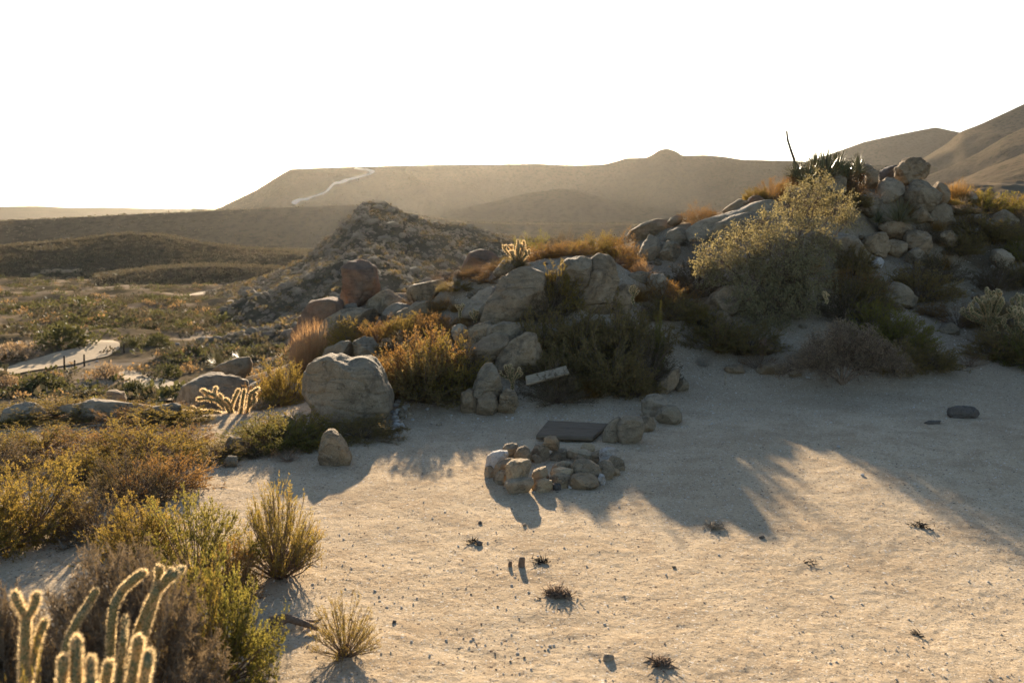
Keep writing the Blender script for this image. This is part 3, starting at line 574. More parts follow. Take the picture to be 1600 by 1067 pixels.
def rock(outline, Y, mat='granite', label=None, thick=1.0, cuts=12, amp=0.085, group=None, cat='boulder', name='boulder', sink=True, sub=None, seed=None, maxgap=0.9, flat=None):
    ROCKN[0] += 1; rng = np.random.default_rng(seed if seed is not None else 100 + ROCKN[0])
    if flat is None: flat = Y < 15.0 and max(b for a, b in outline) > 575 and sink
    if flat:                             # stands on the flat sand: its lower edge is where it touches the ground
        pb = max(b for a, b in outline); pa = sum(a for a, b in outline) / len(outline)
        wd = (max(a for a, b in outline) - min(a for a, b in outline)) * Y / FPX
        Y = hit(pa, pb - 2)[1] + 0.12 * wd
    P = np.array([W(a, b, Y) for a, b in outline])[:, [0, 2]]
    x, y = P[:, 0], P[:, 1]; x1, y1 = np.roll(x, -1), np.roll(y, -1); cr = x * y1 - x1 * y; A = cr.sum() / 2
    c = np.array([((x + x1) * cr).sum(), ((y + y1) * cr).sum()]) / (6 * A); A = abs(A)
    Q = P - c
    ph = np.linspace(-math.pi, math.pi, 257)[:-1]; rad = np.zeros(256)
    for i, a in enumerate(ph):
        d = np.array([math.cos(a), math.sin(a)]); best = 0
        for k in range(len(Q)):
            p, e = Q[k], Q[(k + 1) % len(Q)] - Q[k]
            den = d[0] * e[1] - d[1] * e[0]
            if abs(den) < 1e-9: continue
            t = (p[0] * e[1] - p[1] * e[0]) / den; s = (p[0] * d[1] - p[1] * d[0]) / den
            if t > 0 and -1e-6 <= s <= 1 + 1e-6: best = max(best, t)
        rad[i] = best
    g = np.array([0, 1, 3, 4, 3, 1, 0.]); g /= g.sum(); rad = np.convolve(np.pad(rad, 3, mode='wrap'), g, 'valid') * 1.01
    rfun = lambda a: np.interp(a, np.append(ph, math.pi), np.append(rad, rad[0]))
    szpx = math.sqrt(A) * FPX / Y
    sub = sub or (6 if szpx > 110 else 5 if szpx > 32 else 4 if szpx > 14 else 3)
    D, F = ICO[sub]
    ry = 0.62 * math.sqrt(A) * thick
    V = shape_rock(D, 0, ry, 0, rng, cuts, amp, rfun)
    cx, cz = c
    if sink:
        zb = gz(cx, Y); gap = (cz + V[:, 2].min()) - (zb - 0.04)
        if 0 < gap < maxgap:
            lo = V[:, 2] < 0; V[lo, 2] *= 1 + gap / abs(V[:, 2].min())
    o = obj(name, mesh(name, V, F, M[mat]), loc=(cx, Y, cz))
    return tag(o, label, cat, group)

# ------------------------------------------------------------------ plants
def perp(d, rng):
    r = rng.normal(size=d.shape); c = np.cross(d, r); return c / (np.linalg.norm(c, axis=1)[:, None] + 1e-9)
def leaves(P, D, ln, wd, rng, diamond=False):
    """P base points, D unit directions"""
    n = len(P); Wv = perp(D, rng) * (wd * rng.uniform(0.7, 1.3, n))[:, None]
    l = (ln * rng.uniform(0.6, 1.3, n))[:, None]
    if diamond:
        V = np.stack([P, P + D * l * 0.5 + Wv, P + D * l, P + D * l * 0.5 - Wv], 1).reshape(-1, 3)
        return V, np.arange(n * 4).reshape(n, 4)
    V = np.stack([P - Wv, P + Wv, P + D * l + Wv * 0.3], 1).reshape(-1, 3)
    return V, np.arange(n * 3).reshape(n, 3)
def spikes(P, Q, w, rng):                # thin 3-sided spikes from P to Q
    n = len(P); d = Q - P; d = d / (np.linalg.norm(d, axis=1)[:, None] + 1e-9)
    a = perp(d, rng); b = np.cross(d, a); w = np.broadcast_to(np.asarray(w, float).reshape(-1, 1), (n, 1))
    V = np.stack([P + a * w, P - a * w * 0.5 + b * w * 0.87, P - a * w * 0.5 - b * w * 0.87, Q], 1).reshape(-1, 3)
    i = np.arange(n)[:, None] * 4
    return V, np.concatenate([i + [0, 1, 3], i + [1, 2, 3], i + [2, 0, 3]])
def tubes(paths, r0, r1, sides=5):       # paths (n,k,3), tapered tubes
    n, k, _ = paths.shape; d = np.gradient(paths, axis=1); d /= np.linalg.norm(d, axis=2)[..., None] + 1e-9
    ref = np.where(np.abs(d[..., 2:3]) < 0.9, np.array([0, 0, 1.0]), np.array([1.0, 0, 0]))
    a = np.cross(d, ref); a /= np.linalg.norm(a, axis=2)[..., None] + 1e-9; b = np.cross(d, a)
    r0 = np.broadcast_to(r0, (n,)); r1 = np.broadcast_to(r1, (n,))
    t = np.linspace(0, 1, k)[None]; r = (r0[:, None] * (1 - t) + r1[:, None] * t)[..., None]
    ang = np.arange(sides) * 2 * math.pi / sides
    V = paths[:, :, None, :] + (a[:, :, None] * np.cos(ang)[None, None, :, None] + b[:, :, None] * np.sin(ang)[None, None, :, None]) * r[:, :, None]
    idx = np.arange(n * k * sides).reshape(n, k, sides)
    A = idx[:, :-1]; B = idx[:, 1:]
    F = np.stack([A, np.roll(A, -1, 2), np.roll(B, -1, 2), B], -1).reshape(-1, 4)
    return V.reshape(-1, 3), F

def shrub_geo(seed, h=0.6, r=0.5, nb=60, nt=9, nl=14, spread=75, leaf=(0.018, 0.0028), start=0.35, tw=(0.10, 0.22), up=0.5, lean=(0, 0), stem=0.005, diamond=False, clump=0.25, bare=0.1, open_=0.0):
    rng = np.random.default_rng(seed)
    th = np.arccos(rng.uniform(math.cos(R(spread)), 1, nb)); az = rng.uniform(0, 2 * math.pi, nb)
    d = np.stack([np.sin(th) * np.cos(az), np.sin(th) * np.sin(az), np.cos(th)], 1)
    # dome radius in this direction, uneven
    k = 1 / np.sqrt((d[:, 0] / r) ** 2 + (d[:, 1] / r) ** 2 + (d[:, 2] / h) ** 2)
    k *= 1 + clump * noise(d * 2.3 + seed, seed) + rng.uniform(-0.14, 0.08, nb)
    base = np.stack([rng.normal(0, 0.05 * r, nb), rng.normal(0, 0.05 * r, nb), np.full(nb, -0.03)], 1)
    tt = np.linspace(0, 1, 6)[None, :, None]
    tip = d * k[:, None] + np.array([lean[0] * h, lean[1] * h, 0]); mid = tip * 0.5; mid[:, 2] *= 0.85; mid += rng.normal(0, 0.04 * r, (nb, 3))
    path = base[:, None] * (1 - tt) ** 2 + 2 * mid[:, None] * tt * (1 - tt) + tip[:, None] * tt ** 2
    path += rng.normal(0, 0.012 * r, path.shape) * tt
    stems = MB(); stems.add(*tubes(path, stem * rng.uniform(0.7, 1.3, nb), stem * 0.3, 4))
    # twigs
    t = rng.uniform(start, 1.0, (nb, nt)) ** 0.8; seg = np.minimum((t * 5).astype(int), 4); fr = (t * 5 - seg)[..., None]
    bi = np.arange(nb)[:, None]; P = path[bi, seg] * (1 - fr) + path[bi, seg + 1] * fr
    md = tip / (np.linalg.norm(tip, axis=1)[:, None] + 1e-9)
    D = md[:, None] + rng.normal(0, 0.75, (nb, nt, 3)) + np.array([0, 0, up]); D /= np.linalg.norm(D, axis=2)[..., None]
    ln = rng.uniform(tw[0], tw[1], (nb, nt)) * (0.6 + 0.4 * (1 - t)); 
    P = P.reshape(-1, 3); D = D.reshape(-1, 3); ln = ln.ravel()[:, None]; Q = P + D * ln; Q[:, 2] += 0.15 * ln[:, 0]
    stems.add(*spikes(P, Q, stem * 0.33, rng))
    fol = MB()
    keep = rng.random(len(P)) > bare; P, Q, D = P[keep], Q[keep], D[keep]
    s = rng.uniform(0.15, 1.05, (len(P), nl)) ** 0.8
    B = P[:, None] * (1 - s[..., None]) + Q[:, None] * s[..., None]; B = B.reshape(-1, 3)
    LD = np.repeat(D, nl, 0) * 0.8 + rng.normal(0, 0.9, (len(B), 3)) + np.array([0, 0, 0.15]); LD /= np.linalg.norm(LD, axis=1)[:, None]
    fol.add(*leaves(B, LD, leaf[0], leaf[1], rng, diamond))
    return stems, fol
PROTO = {}
def proto(key, leafmat, bark='bark', name='shrub', **kw):
    st, fo = shrub_geo(**kw)
    PROTO[key] = dict(stems=st.mesh('stems', M[bark]), foliage=fo.mesh('foliage', L[leafmat], False), h=kw.get('h', 0.6), r=kw.get('r', 0.5), name=name)
for i in range(3):
    proto('gold%d' % i, 'gold', seed=10 + i, nb=130, nt=17, nl=15, leaf=(0.015, 0.0042), spread=90, up=0.05, tw=(0.06, 0.14), start=0.45, clump=0.35)
    proto('orange%d' % i, 'orange', seed=20 + i, nb=120, nt=16, nl=12, leaf=(0.014, 0.004), spread=90, up=0.05, tw=(0.06, 0.14), start=0.45, clump=0.35)
    proto('green%d' % i, 'green', seed=30 + i, nb=120, nt=17, nl=15, leaf=(0.017, 0.0045), spread=90, up=0.1, tw=(0.06, 0.15), start=0.42, clump=0.35)
    proto('dark%d' % i, 'dark', seed=40 + i, nb=120, nt=16, nl=14, leaf=(0.020, 0.005), spread=90, up=0.05, tw=(0.06, 0.15), start=0.42, clump=0.35, name='shrub')
for i in range(2): proto('mixed%d' % i, 'scrub', seed=50 + i, nb=110, nt=15, nl=12, leaf=(0.015, 0.004), spread=90, up=0.05, tw=(0.06, 0.14), start=0.42, clump=0.35)
proto('grey0', 'brush', 'greybark', seed=60, nb=260, nt=26, nl=14, spread=90, leaf=(0.026, 0.0024), tw=(0.05, 0.13), up=0.0, bare=0, stem=0.003, start=0.5, clump=0.08)
proto('grey1', 'grey', 'greybark', seed=61, nb=70, nt=14, nl=8, spread=80, leaf=(0.026, 0.0012), up=0.3, bare=0.2, stem=0.004)
proto('open0', 'gold', seed=70, nb=120, nt=16, nl=13, spread=76, start=0.38, leaf=(0.016, 0.0032), up=0.9, tw=(0.08, 0.18), stem=0.006, clump=0.15)
proto('open1', 'gold', seed=71, nb=80, nt=15, nl=12, spread=80, start=0.32, leaf=(0.016, 0.003), up=0.8, tw=(0.06, 0.15), stem=0.006, clump=0.2)
proto('dry0', 'straw', seed=72, nb=60, nt=12, nl=5, spread=70, start=0.35, leaf=(0.012, 0.0025), up=0.6, tw=(0.06, 0.14), stem=0.004)
proto('rust0', 'rust_blade', seed=73, nb=60, nt=12, nl=7, spread=75, leaf=(0.016, 0.003), up=0.5, tw=(0.06, 0.16), stem=0.004)
def grass_geo(seed, n=900, h=0.6, r=0.35):
    rng = np.random.default_rng(seed); m = MB()
    az = rng.uniform(0, 2 * math.pi, n); th = np.abs(rng.normal(0, 0.5, n)); ln = h * rng.uniform(0.5, 1.1, n)
    b = rng.normal(0, r * 0.22, (n, 3)); b[:, 2] = -0.02
    d = np.stack([np.sin(th) * np.cos(az), np.sin(th) * np.sin(az), np.cos(th)], 1)
    t = np.linspace(0, 1, 4)[None, :, None]; p = b[:, None] + d[:, None] * ln[:, None, None] * t
    p[:, :, 2] -= (t[..., 0] ** 2) * (np.sin(th) * ln * 0.35)[:, None]
    w = perp(d, rng)[:, None] * (0.0022 * (1 - 0.85 * t))
    V = np.stack([p - w, p + w], 2).reshape(n, 8, 3); i = np.arange(n)[:, None] * 8
    F = np.concatenate([i + [0, 1, 3, 2], i + [2, 3, 5, 4], i + [4, 5, 7, 6]])
    m.add(V.reshape(-1, 3), F); return m
PROTO['grass0'] = dict(blades=grass_geo(5).mesh('blades', L['straw'], False), h=0.6, r=0.35, name='grass_clump')
PROTO['grass1'] = dict(blades=grass_geo(6, 700).mesh('blades', L['orange'], False), h=0.6, r=0.35, name='grass_clump')
def rosette_geo(seed, n=70, h=0.5, w=0.022, lo=5, hi=85, curve=0.05, thick=0.006):
    rng = np.random.default_rng(seed); m = MB()
    for i in range(n):
        az = i * 2.399 + rng.uniform(-0.2, 0.2); th = R(lo + (hi - lo) * (i / n) ** 0.8 + rng.uniform(-5, 5)); l = h * rng.uniform(0.8, 1.1)
        d = np.array([math.sin(th) * math.cos(az), math.sin(th) * math.sin(az), math.cos(th)])
        s = np.array([-math.sin(az), math.cos(az), 0]); u = np.cross(s, d) * -1
        ts = np.array([0, 0.3, 0.65, 1.0]); ws = np.array([0.8, 1.0, 0.65, 0.03]) * w * 0.5
        V = []
        for t, ww in zip(ts, ws):
            c = d * l * t - np.array([0, 0, 1]) * curve * l * t * t
            V += [c - s * ww + u * ww * 0.35, c - u * ww * 0.3 - 0 * s, c + s * ww + u * ww * 0.35]
        F = []
        for k in range(3):
            a = k * 3; F += [[a, a + 1, a + 4, a + 3], [a + 1, a + 2, a + 5, a + 4], [a + 2, a, a + 3, a + 5]]
        m.add(V, F)
    return m
PROTO['yucca0'] = dict(blades=rosette_geo(3, 130, 0.5, 0.018, 2, 88).mesh('blades', L['blade'], False), h=0.5, r=0.5, name='yucca')
PROTO['agave0'] = dict(blades=rosette_geo(4, 60, 0.45, 0.045, 4, 80).mesh('blades', L['blade'], False), dead_skirt=rosette_geo(9, 60, 0.42, 0.03, 75, 125, 0.4).mesh('dead_skirt', L['rust_blade'], False), h=0.45, r=0.45, name='agave')
def put(key, x, y, w, h, label, cat='shrub', group=None, z=None, rot=None, name=None, depth=None):
    """w full width in metres, h height"""
    p = PROTO[key]; zz = gz(x, y) if z is None else z
    e = obj(name or p['name'], None, loc=(x, y, zz))
    sx = w / (2 * p['r']); e.scale = (sx, sx if depth is None else depth / (2 * p['r']), h / p['h'])
    e.rotation_euler = (0, 0, (hash((round(x * 100), round(y * 100))) % 628) / 100 if rot is None else rot)
    for part in ('stems', 'foliage', 'blades', 'dead_skirt'):
        if part in p: obj(part, p[part], e)
    return tag(e, label, cat, group)
def bush(key, px, top, wpx, Y, label, cat='shrub', group=None, minh=0.15, **kw):
    c = W(px, top, Y); z = gz(c[0], Y); h = max(minh, c[2] - z)
    return put(key, c[0], Y, wpx * Y / FPX, h * 1.02, label, cat, group, **kw)

# ---- cholla cactus: arms are polylines with a radius; each arm a part with its spines as sub-part
def arm_geo(pts, rad, rng, dens=1.0, sl=0.025, sw=0.0009):
    pts = np.array(pts, float); seg = np.linalg.norm(np.diff(pts, axis=0), axis=1); L_ = seg.sum(); cu = np.concatenate([[0], np.cumsum(seg)])
    n = max(5, int(L_ / (rad * 0.55))); s = np.linspace(0, L_, n); P = np.stack([np.interp(s, cu, pts[:, k]) for k in range(3)], 1)
    ker = np.array([.25, .5, .25])
    for _ in range(3): P[1:-1] = P[:-2] * .25 + P[1:-1] * .5 + P[2:] * .25
    d = np.gradient(P, axis=0); d /= np.linalg.norm(d, axis=1)[:, None] + 1e-9
    a = np.cross(d, [0.31, 0.93, 0.2]); a /= np.linalg.norm(a, axis=1)[:, None] + 1e-9; b = np.cross(d, a)
    endr = np.sqrt(np.clip(1 - ((s - (L_ - rad * 1.3)) / (rad * 1.3)).clip(0) ** 2, 0.003, 1)); r = rad * endr * (0.82 + 0.18 * s / max(L_, 1e-6))
    sd = 14; ang = np.arange(sd) * 2 * math.pi / sd
    bump = 1 + 0.17 * np.cos(ang[None] * 5 + s[:, None] / rad * 1.6) * np.cos(s[:, None] / rad * 3.3)
    V = P[:, None] + (a[:, None] * np.cos(ang)[None, :, None] + b[:, None] * np.sin(ang)[None, :, None]) * (r[:, None] * bump)[..., None]
    i = np.arange(n * sd).reshape(n, sd); A, B = i[:-1], i[1:]
    F = np.stack([A, np.roll(A, -1, 1), np.roll(B, -1, 1), B], -1).reshape(-1, 4)
    body = MB(); body.add(V.reshape(-1, 3), F); body.add([P[-1] + d[-1] * rad * 0.05], np.zeros((0, 3), int))
    m = int(L_ * 2 * math.pi * rad / (0.009 ** 2) * dens) + 20
    u = rng.uniform(0, 1, m) * (n - 1); k = np.minimum(u.astype(int), n - 2); f = (u - k)[:, None]
    ph = rng.uniform(0, 2 * math.pi, m)[:, None]
    an, bn, dn = a[k], b[k], d[k]; rn = (r[k] * (1 - f[:, 0]) + r[k + 1] * f[:, 0])[:, None]
    o = an * np.cos(ph) + bn * np.sin(ph)
    tipness = ((u / (n - 1)) ** 8)[:, None]
    B0 = P[k] * (1 - f) + P[k + 1] * f + o * rn * 0.97
    nsp = 6
    B0 = np.repeat(B0, nsp, 0); O = np.repeat(o * (1 - 0.6 * tipness) + dn * (0.25 + tipness), nsp, 0) + rng.normal(0, 0.42, (m * nsp, 3)); O /= np.linalg.norm(O, axis=1)[:, None]
    ln = sl * rng.uniform(0.5, 1.15, (m * nsp, 1))
    sp_ = MB(); sp_.add(*leaves(B0, O, sl, sw, rng))
    return body, sp_
def cholla(label, arms, base, name='cholla_cactus', dens=1.0, sl=0.025, sw=0.0009, seed=1, group=None):
    rng = np.random.default_rng(seed); e = obj(name, None, loc=base); tag(e, label, 'cactus', group)
    for i, (pts, rad) in enumerate(arms):
        body, spn = arm_geo(np.array(pts) - np.array(base)[None], rad, rng, dens, sl, sw)
        ao = obj('trunk' if i == 0 else 'arm', body.mesh('arm', M['cactus']), e)
        obj('spines', spn.mesh('spines', L['spine'], False), ao)
    return e
def cholla_random(label, base, h, w, seed, rad=0.03, n=22, dens=0.5, seglen=0.12, **kw):
    rng = np.random.default_rng(seed); base = np.array(base, float); arms = []
    top = base + np.array([0, 0, h * 0.45]); arms.append(([base - [0, 0, 0.05], (base + top) / 2 + rng.normal(0, 0.02, 3), top], rad * 1.3))
    tips = []
    for i in range(n):
        th = R(rng.uniform(5, 75)); az = rng.uniform(0, 2 * math.pi)
        g = base + np.array([math.sin(th) * math.cos(az) * w * 0.5, math.sin(th) * math.sin(az) * w * 0.5, h * (0.45 + 0.5 * math.cos(th)) * rng.uniform(0.8, 1.05)])
        s = top - [0, 0, rng.uniform(0, h * 0.25)]; mid = (s + g) / 2 + [0, 0, -0.04 * h]
        arms.append(([s, mid, g], rad * 0.85))
        for j in range(2):
            dd = rng.normal(0, 0.5, 3) + [0, 0, 1.0]; dd /= np.linalg.norm(dd)
            arms.append(([g - dd * 0.01, g + dd * seglen * rng.uniform(0.6, 1.2)], rad * 0.8))
    return cholla(label, arms, tuple(base), dens=dens, seed=seed, **kw)
# ------------------------------------------------------------------ boulders (outline in photo pixels, distance, material, label)
for ol, Y, mt, lab, kw in BO: rock(ol, Y, mt, lab, **kw)
# small loose stones that lie on the clearing, each a thing
def loose(px, py, w, mat='granite', label='', flat=0.6, name='stone', group=None, z=None, sub=3, seed=None):
    x, y, h = hit(px, py); s = w * y / FPX / 2; ROCKN[0] += 1
    rng = np.random.default_rng(seed or 500 + ROCKN[0]); D, F = ICO[sub]
    V = shape_rock(D, s, s * rng.uniform(0.7, 1.0), s * flat, rng, 6, 0.1)
    o = obj(name, mesh(name, V, F, M[mat]), loc=(x, y, h + s * flat * 0.45 if z is None else z)); o.rotation_euler = (0, 0, rng.uniform(0, 6))
    return tag(o, label, 'stone', group)
# quartz rubble strip beside the massive boulder
rng = np.random.default_rng(77)
for i in range(46):
    t = rng.random(); px = 634 - 16 * t + rng.normal(0, 9); py = 606 + 78 * t + rng.normal(0, 4)
    loose(px, py, rng.uniform(7, 17), rng.choice(['white', 'pale', 'white']), 'white quartz rubble stone heaped right of the massive grey boulder', 0.75, group='white quartz rubble beside the massive boulder')
for px, py, w, lab in [(653, 628, 8, 'white pebble right of the quartz rubble, uppermost of its scatter'), (668, 641, 9, 'white flat pebble on shaded sand right of the rubble'), (645, 657, 7, 'white pebble below the rubble scatter'), (686, 665, 11, 'pale stone alone on the shaded sand left of the fire ring'),
                       (1262, 592, 8, 'white pebble on the sand in front of the bare grey shrub'), (1478, 583, 13, 'pale stone at the mouth of the path'), (1452, 585, 9, 'pale pebble beside the pale stone at the path mouth'), (1478, 518, 11, 'pale stone in the middle of the gravel path'),
                       (1551, 420, 9, 'white stone high on the path'), (950, 1032, 22, 'small pale stone on the bright sand near the bottom edge'), (1347, 743, 8, 'white pebble at the edge of the right shadow'), (616, 973, 9, 'dark pebble right of the small dry shrub'), (1310, 700, 9, 'white pebble on the shaded sand'),
                       (820, 822, 8, 'grey pebble below the fire ring shadow'), (750, 818, 9, 'dark pebble on lit sand left of the shadow'), (748, 851, 14, 'dark reddish clod left of the charred stubs'), (1190, 842, 10, 'dark pebble below the tip of the shadow'), (1053, 888, 8, 'brown pebble on the bright sand, centre right')]:
    loose(px, py, w, 'dark' if 'dark' in lab else 'white' if 'white' in lab else 'pale', lab, 0.6)

# ------------------------------------------------------------------ fire ring
o4 = lambda L_: [(700 + a / 4, 540 + b / 4) for a, b in L_]
FR = [
 ([(340,645),(360,615),(400,608),(435,618),(440,655),(410,690),(350,680)],10.55,'ochre','brown stone at the back left of the fire ring'),
 ([(410,690),(440,642),(480,630),(512,648),(520,700),(490,735),(430,725)],10.4,'granite','grey brown slab leaning inside the back left of the fire ring'),
 ([(512,680),(545,630),(590,610),(630,640),(635,690),(590,720),(530,720)],10.55,'grey','grey cobble at the back of the fire ring below the round capstone'),
 ([(594,615),(605,580),(635,565),(675,572),(700,605),(695,640),(655,658),(608,648)],10.55,'granite','round brown capstone highest at the back of the fire ring'),
 ([(632,690),(660,655),(715,632),(740,650),(742,700),(705,725),(650,718)],10.6,'grey','grey stone right of the round capstone at the back of the fire ring'),
 ([(733,695),(745,660),(780,646),(860,648),(908,668),(905,710),(860,724),(770,722)],10.65,'ochre','long brown block at the back of the fire ring'),
 ([(888,700),(905,672),(945,655),(1000,670),(1020,705),(985,730),(915,722)],10.45,'grey','wide grey stone at the back right of the fire ring'),
 ([(940,672),(965,645),(1000,632),(1045,642),(1068,668),(1050,690),(990,700),(950,692)],10.35,'white','bird-whitened jagged stone on the right rim of the fire ring'),
 ([(1005,710),(1030,688),(1068,692),(1100,722),(1104,765),(1070,790),(1030,770)],10.15,'grey','smooth grey stone at the right end of the fire ring'),
 ([(920,760),(940,730),(980,712),(1020,728),(1040,770),(1030,810),(985,832),(935,815)],9.85,'grey','round grey stone at the right front of the fire ring'),
 ([(768,750),(795,722),(850,714),(905,728),(945,752),(960,795),(920,815),(850,800),(785,785)],9.72,'grey','large flat grey stone on the right front rim of the fire ring'),
 ([(935,825),(950,800),(975,808),(986,832),(970,846)],9.6,'white','small white pebble wedged at the right front of the fire ring'),
 ([(755,865),(775,815),(830,797),(900,805),(940,835),(938,870),(880,886),(790,885)],9.5,'granite','broad rust-patched stone at the bottom right front of the fire ring'),
 ([(638,768),(670,738),(720,722),(765,730),(778,758),(745,780),(670,782)],9.85,'ochre','upper flat brown stone in the front middle of the fire ring'),
 ([(632,798),(660,772),(725,763),(785,768),(795,790),(765,808),(680,812)],9.68,'ochre','thin flat ochre stone in the front middle of the fire ring'),
 ([(612,828),(650,806),(710,803),(768,815),(776,840),(735,868),(660,862)],9.55,'ochre','pointed olive stone in the lower front middle of the fire ring'),
 ([(515,885),(545,850),(600,833),(648,845),(655,880),(615,905),(550,906)],9.4,'ochre','low brown stone at the very front of the fire ring'),
 ([(640,880),(655,860),(700,862),(708,885),(675,896)],9.45,'dark','small dark filler stone at the front foot of the fire ring'),
 ([(522,815),(535,785),(570,765),(615,755),(628,790),(612,825),(570,846),(530,845)],9.6,'ochre','blunt ochre stone right of the standing slab of the fire ring'),
 ([(350,860),(385,838),(450,830),(525,825),(535,858),(490,890),(400,890)],9.35,'ochre','low ochre stone under the standing slab at the front left of the fire ring'),
 ([(345,800),(365,750),(400,722),(450,713),(505,722),(525,745),(512,795),(470,838),(400,862),(368,845)],9.5,'ochre','sunlit orange slab standing at the front left of the fire ring'),
 ([(270,785),(305,740),(355,712),(405,706),(425,722),(395,760),(340,805),(290,815)],9.75,'granite','tilted flat slab behind the sunlit orange slab of the fire ring'),
 ([(285,840),(305,795),(345,775),(372,790),(370,830),(330,852)],9.65,'ochre','small reddish stone at the left front of the fire ring'),
 ([(225,800),(232,760),(270,750),(300,780),(290,825),(245,825)],9.9,'ochre','dark ochre stone under the white stone at the left end of the fire ring'),
 ([(228,735),(245,690),(275,665),(325,655),(370,660),(382,685),(352,712),(310,745),(250,762)],9.95,'white','bright white stone at the left end of the fire ring'),
]
for ol, Y, mt, lab in FR: rock(o4(ol), Y - 0.42, mt, lab, flat=False, thick=1.0, cuts=9, amp=0.085, name='ring_stone', cat='stone', group='stones of the fire ring', sub=5, maxgap=0.12, sink=True)
# ash-dark floor hidden inside and filler stones that close the wall
for i, (px, py, w) in enumerate([(890, 762, 18), (872, 762, 16), (960, 742, 22), (775, 738, 20), (800, 722, 16), (838, 722, 22), (905, 722, 20), (918, 705, 24), (800, 705, 20), (955, 725, 20), (850, 752, 20)]):
    loose(px, py, w, 'ochre' if i % 2 else 'granite', 'small filler stone low in the wall of the fire ring', 0.8, name='ring_stone', group='filler stones of the fire ring')
for px, py, w, lab in [(893, 763, 14, 'small white stone lying at the front foot of the fire ring'), (874, 764, 8, 'tiny white chip at the front foot of the fire ring'), (833, 770, 7, 'pale pebble before the front left foot of the fire ring')]:
    loose(px, py, w, 'white', lab, 0.5)
# ---- wood
def board(name, label, corners, th, mat, grooves=0, cat='plank', seed=0):
    """corners: 4 world points of the top face (front-left, front-right, back-right, back-left)"""
    c = np.array(corners, float); rng = np.random.default_rng(seed)
    nu, nv = 41, 25; u, v = np.meshgrid(np.linspace(0, 1, nu), np.linspace(0, 1, nv), indexing='ij'); u = u.ravel()[:, None]; v = v.ravel()[:, None]
    T = c[0] * (1 - u) * (1 - v) + c[1] * u * (1 - v) + c[2] * u * v + c[3] * (1 - u) * v
    n = np.cross(c[1] - c[0], c[3] - c[0]); n /= np.linalg.norm(n)
    hgt = n2(u[:, 0] * 3, v[:, 0] * 12, 0.8, seed, 3) * 0.003
    if grooves: hgt -= 0.012 * smooth(0.42, 0.5, np.abs(((v[:, 0] * grooves) % 1) - 0.5))
    T = T + n * hgt[:, None]; B = (c[0] * (1 - u) * (1 - v) + c[1] * u * (1 - v) + c[2] * u * v + c[3] * (1 - u) * v) - n * th
    org = c.mean(0); V = np.vstack([T, B]) - org; N0 = nu * nv
    i = (np.arange(nu - 1)[:, None] * nv + np.arange(nv - 1)[None]).ravel()
    F = [np.stack([i, i + nv, i + nv + 1, i + 1], 1), np.stack([i, i + 1, i + nv + 1, i + nv], 1) + N0]
    edge = []
    for a, b in [([k * nv for k in range(nu)], 0), ([k * nv + nv - 1 for k in range(nu)], 1), (list(range(nv)), 1), ([(nu - 1) * nv + k for k in range(nv)], 0)]:
        for p, q in zip(a[:-1], a[1:]): edge.append([p, p + N0, q + N0, q] if b == 0 else [q, q + N0, p + N0, p])
    F.append(np.array(edge))
    return tag(obj(name, mesh(name, V, F, M[mat], False), loc=org), label, cat)
a, b = W(822, 600, 12.95), W(889, 582, 13.0)
board('plank', 'weathered pale plank propped on edge against the triangular boulder', [a, b, W(884, 571, 13.12), W(821, 587.5, 13.07)], 0.045, 'plank', 0)
fl, fr, br, bl = W(838, 679, 11.05), W(926, 683, 11.05), W(951, 660.5, 11.8), W(857, 656, 11.8)
board('wooden_board', 'dark grooved wooden board lying on the sand behind the fire ring', [fl, fr, br, bl], 0.05, 'darkwood', 2, 'board')
rock([(862,672),(880,668),(905,670),(922,676),(900,684),(866,684)], 11.75, 'dark', 'flat dark stone under the wooden board', thick=0.8, name='stone', cat='stone', maxgap=0.2)
x, y, z = hit(1133, 602); MBk = MB(); MBk.add(*tubes(np.array([[[0, 0, -0.05], [0.003, 0, 0.07], [-0.004, 0, 0.17]]]), 0.012, 0.009, 6))
tag(obj('wooden_stake', MBk.mesh('wooden_stake', M['plank']), loc=(x, y, z)), 'short pale wooden stake standing in the ground by the low brown stone', 'stake')

# small rocks half sunk in the slope
rng = np.random.default_rng(91); D4, F4 = ICO[3]; SM = {}
for mt in ('granite', 'grey', 'pale'):
    for k in range(3): SM[mt, k] = mesh('slope_rock', shape_rock(D4, 1, rng.uniform(.7, 1), rng.uniform(.55, .8), rng, 7, .12), F4, M[mt])
n = 0
while n < 170:
    Y = rng.uniform(13.5, 25); px = rng.uniform(420, 1620); x = (px - 800) / FPX * Y; z = gz(x, Y)
    if not (0.25 < z < 4.5): continue
    s = float(np.exp(rng.normal(-2.6, .5))); mt = str(rng.choice(['granite', 'grey', 'pale'], p=[.5, .35, .15]))
    o = obj('slope_rock', SM[mt, n % 3], loc=(x, Y, z + s * .2)); o.scale = (s, s, s); o.rotation_euler = (rng.uniform(-.4, .4), rng.uniform(-.4, .4), rng.uniform(0, 6)); n += 1
    tag(o, {'granite': 'small tan rock half sunk in the rocky slope', 'grey': 'small grey rock half sunk in the rocky slope', 'pale': 'small pale rock half sunk in the rocky slope'}[mt], 'rock', 'small rocks sunk in the slope')
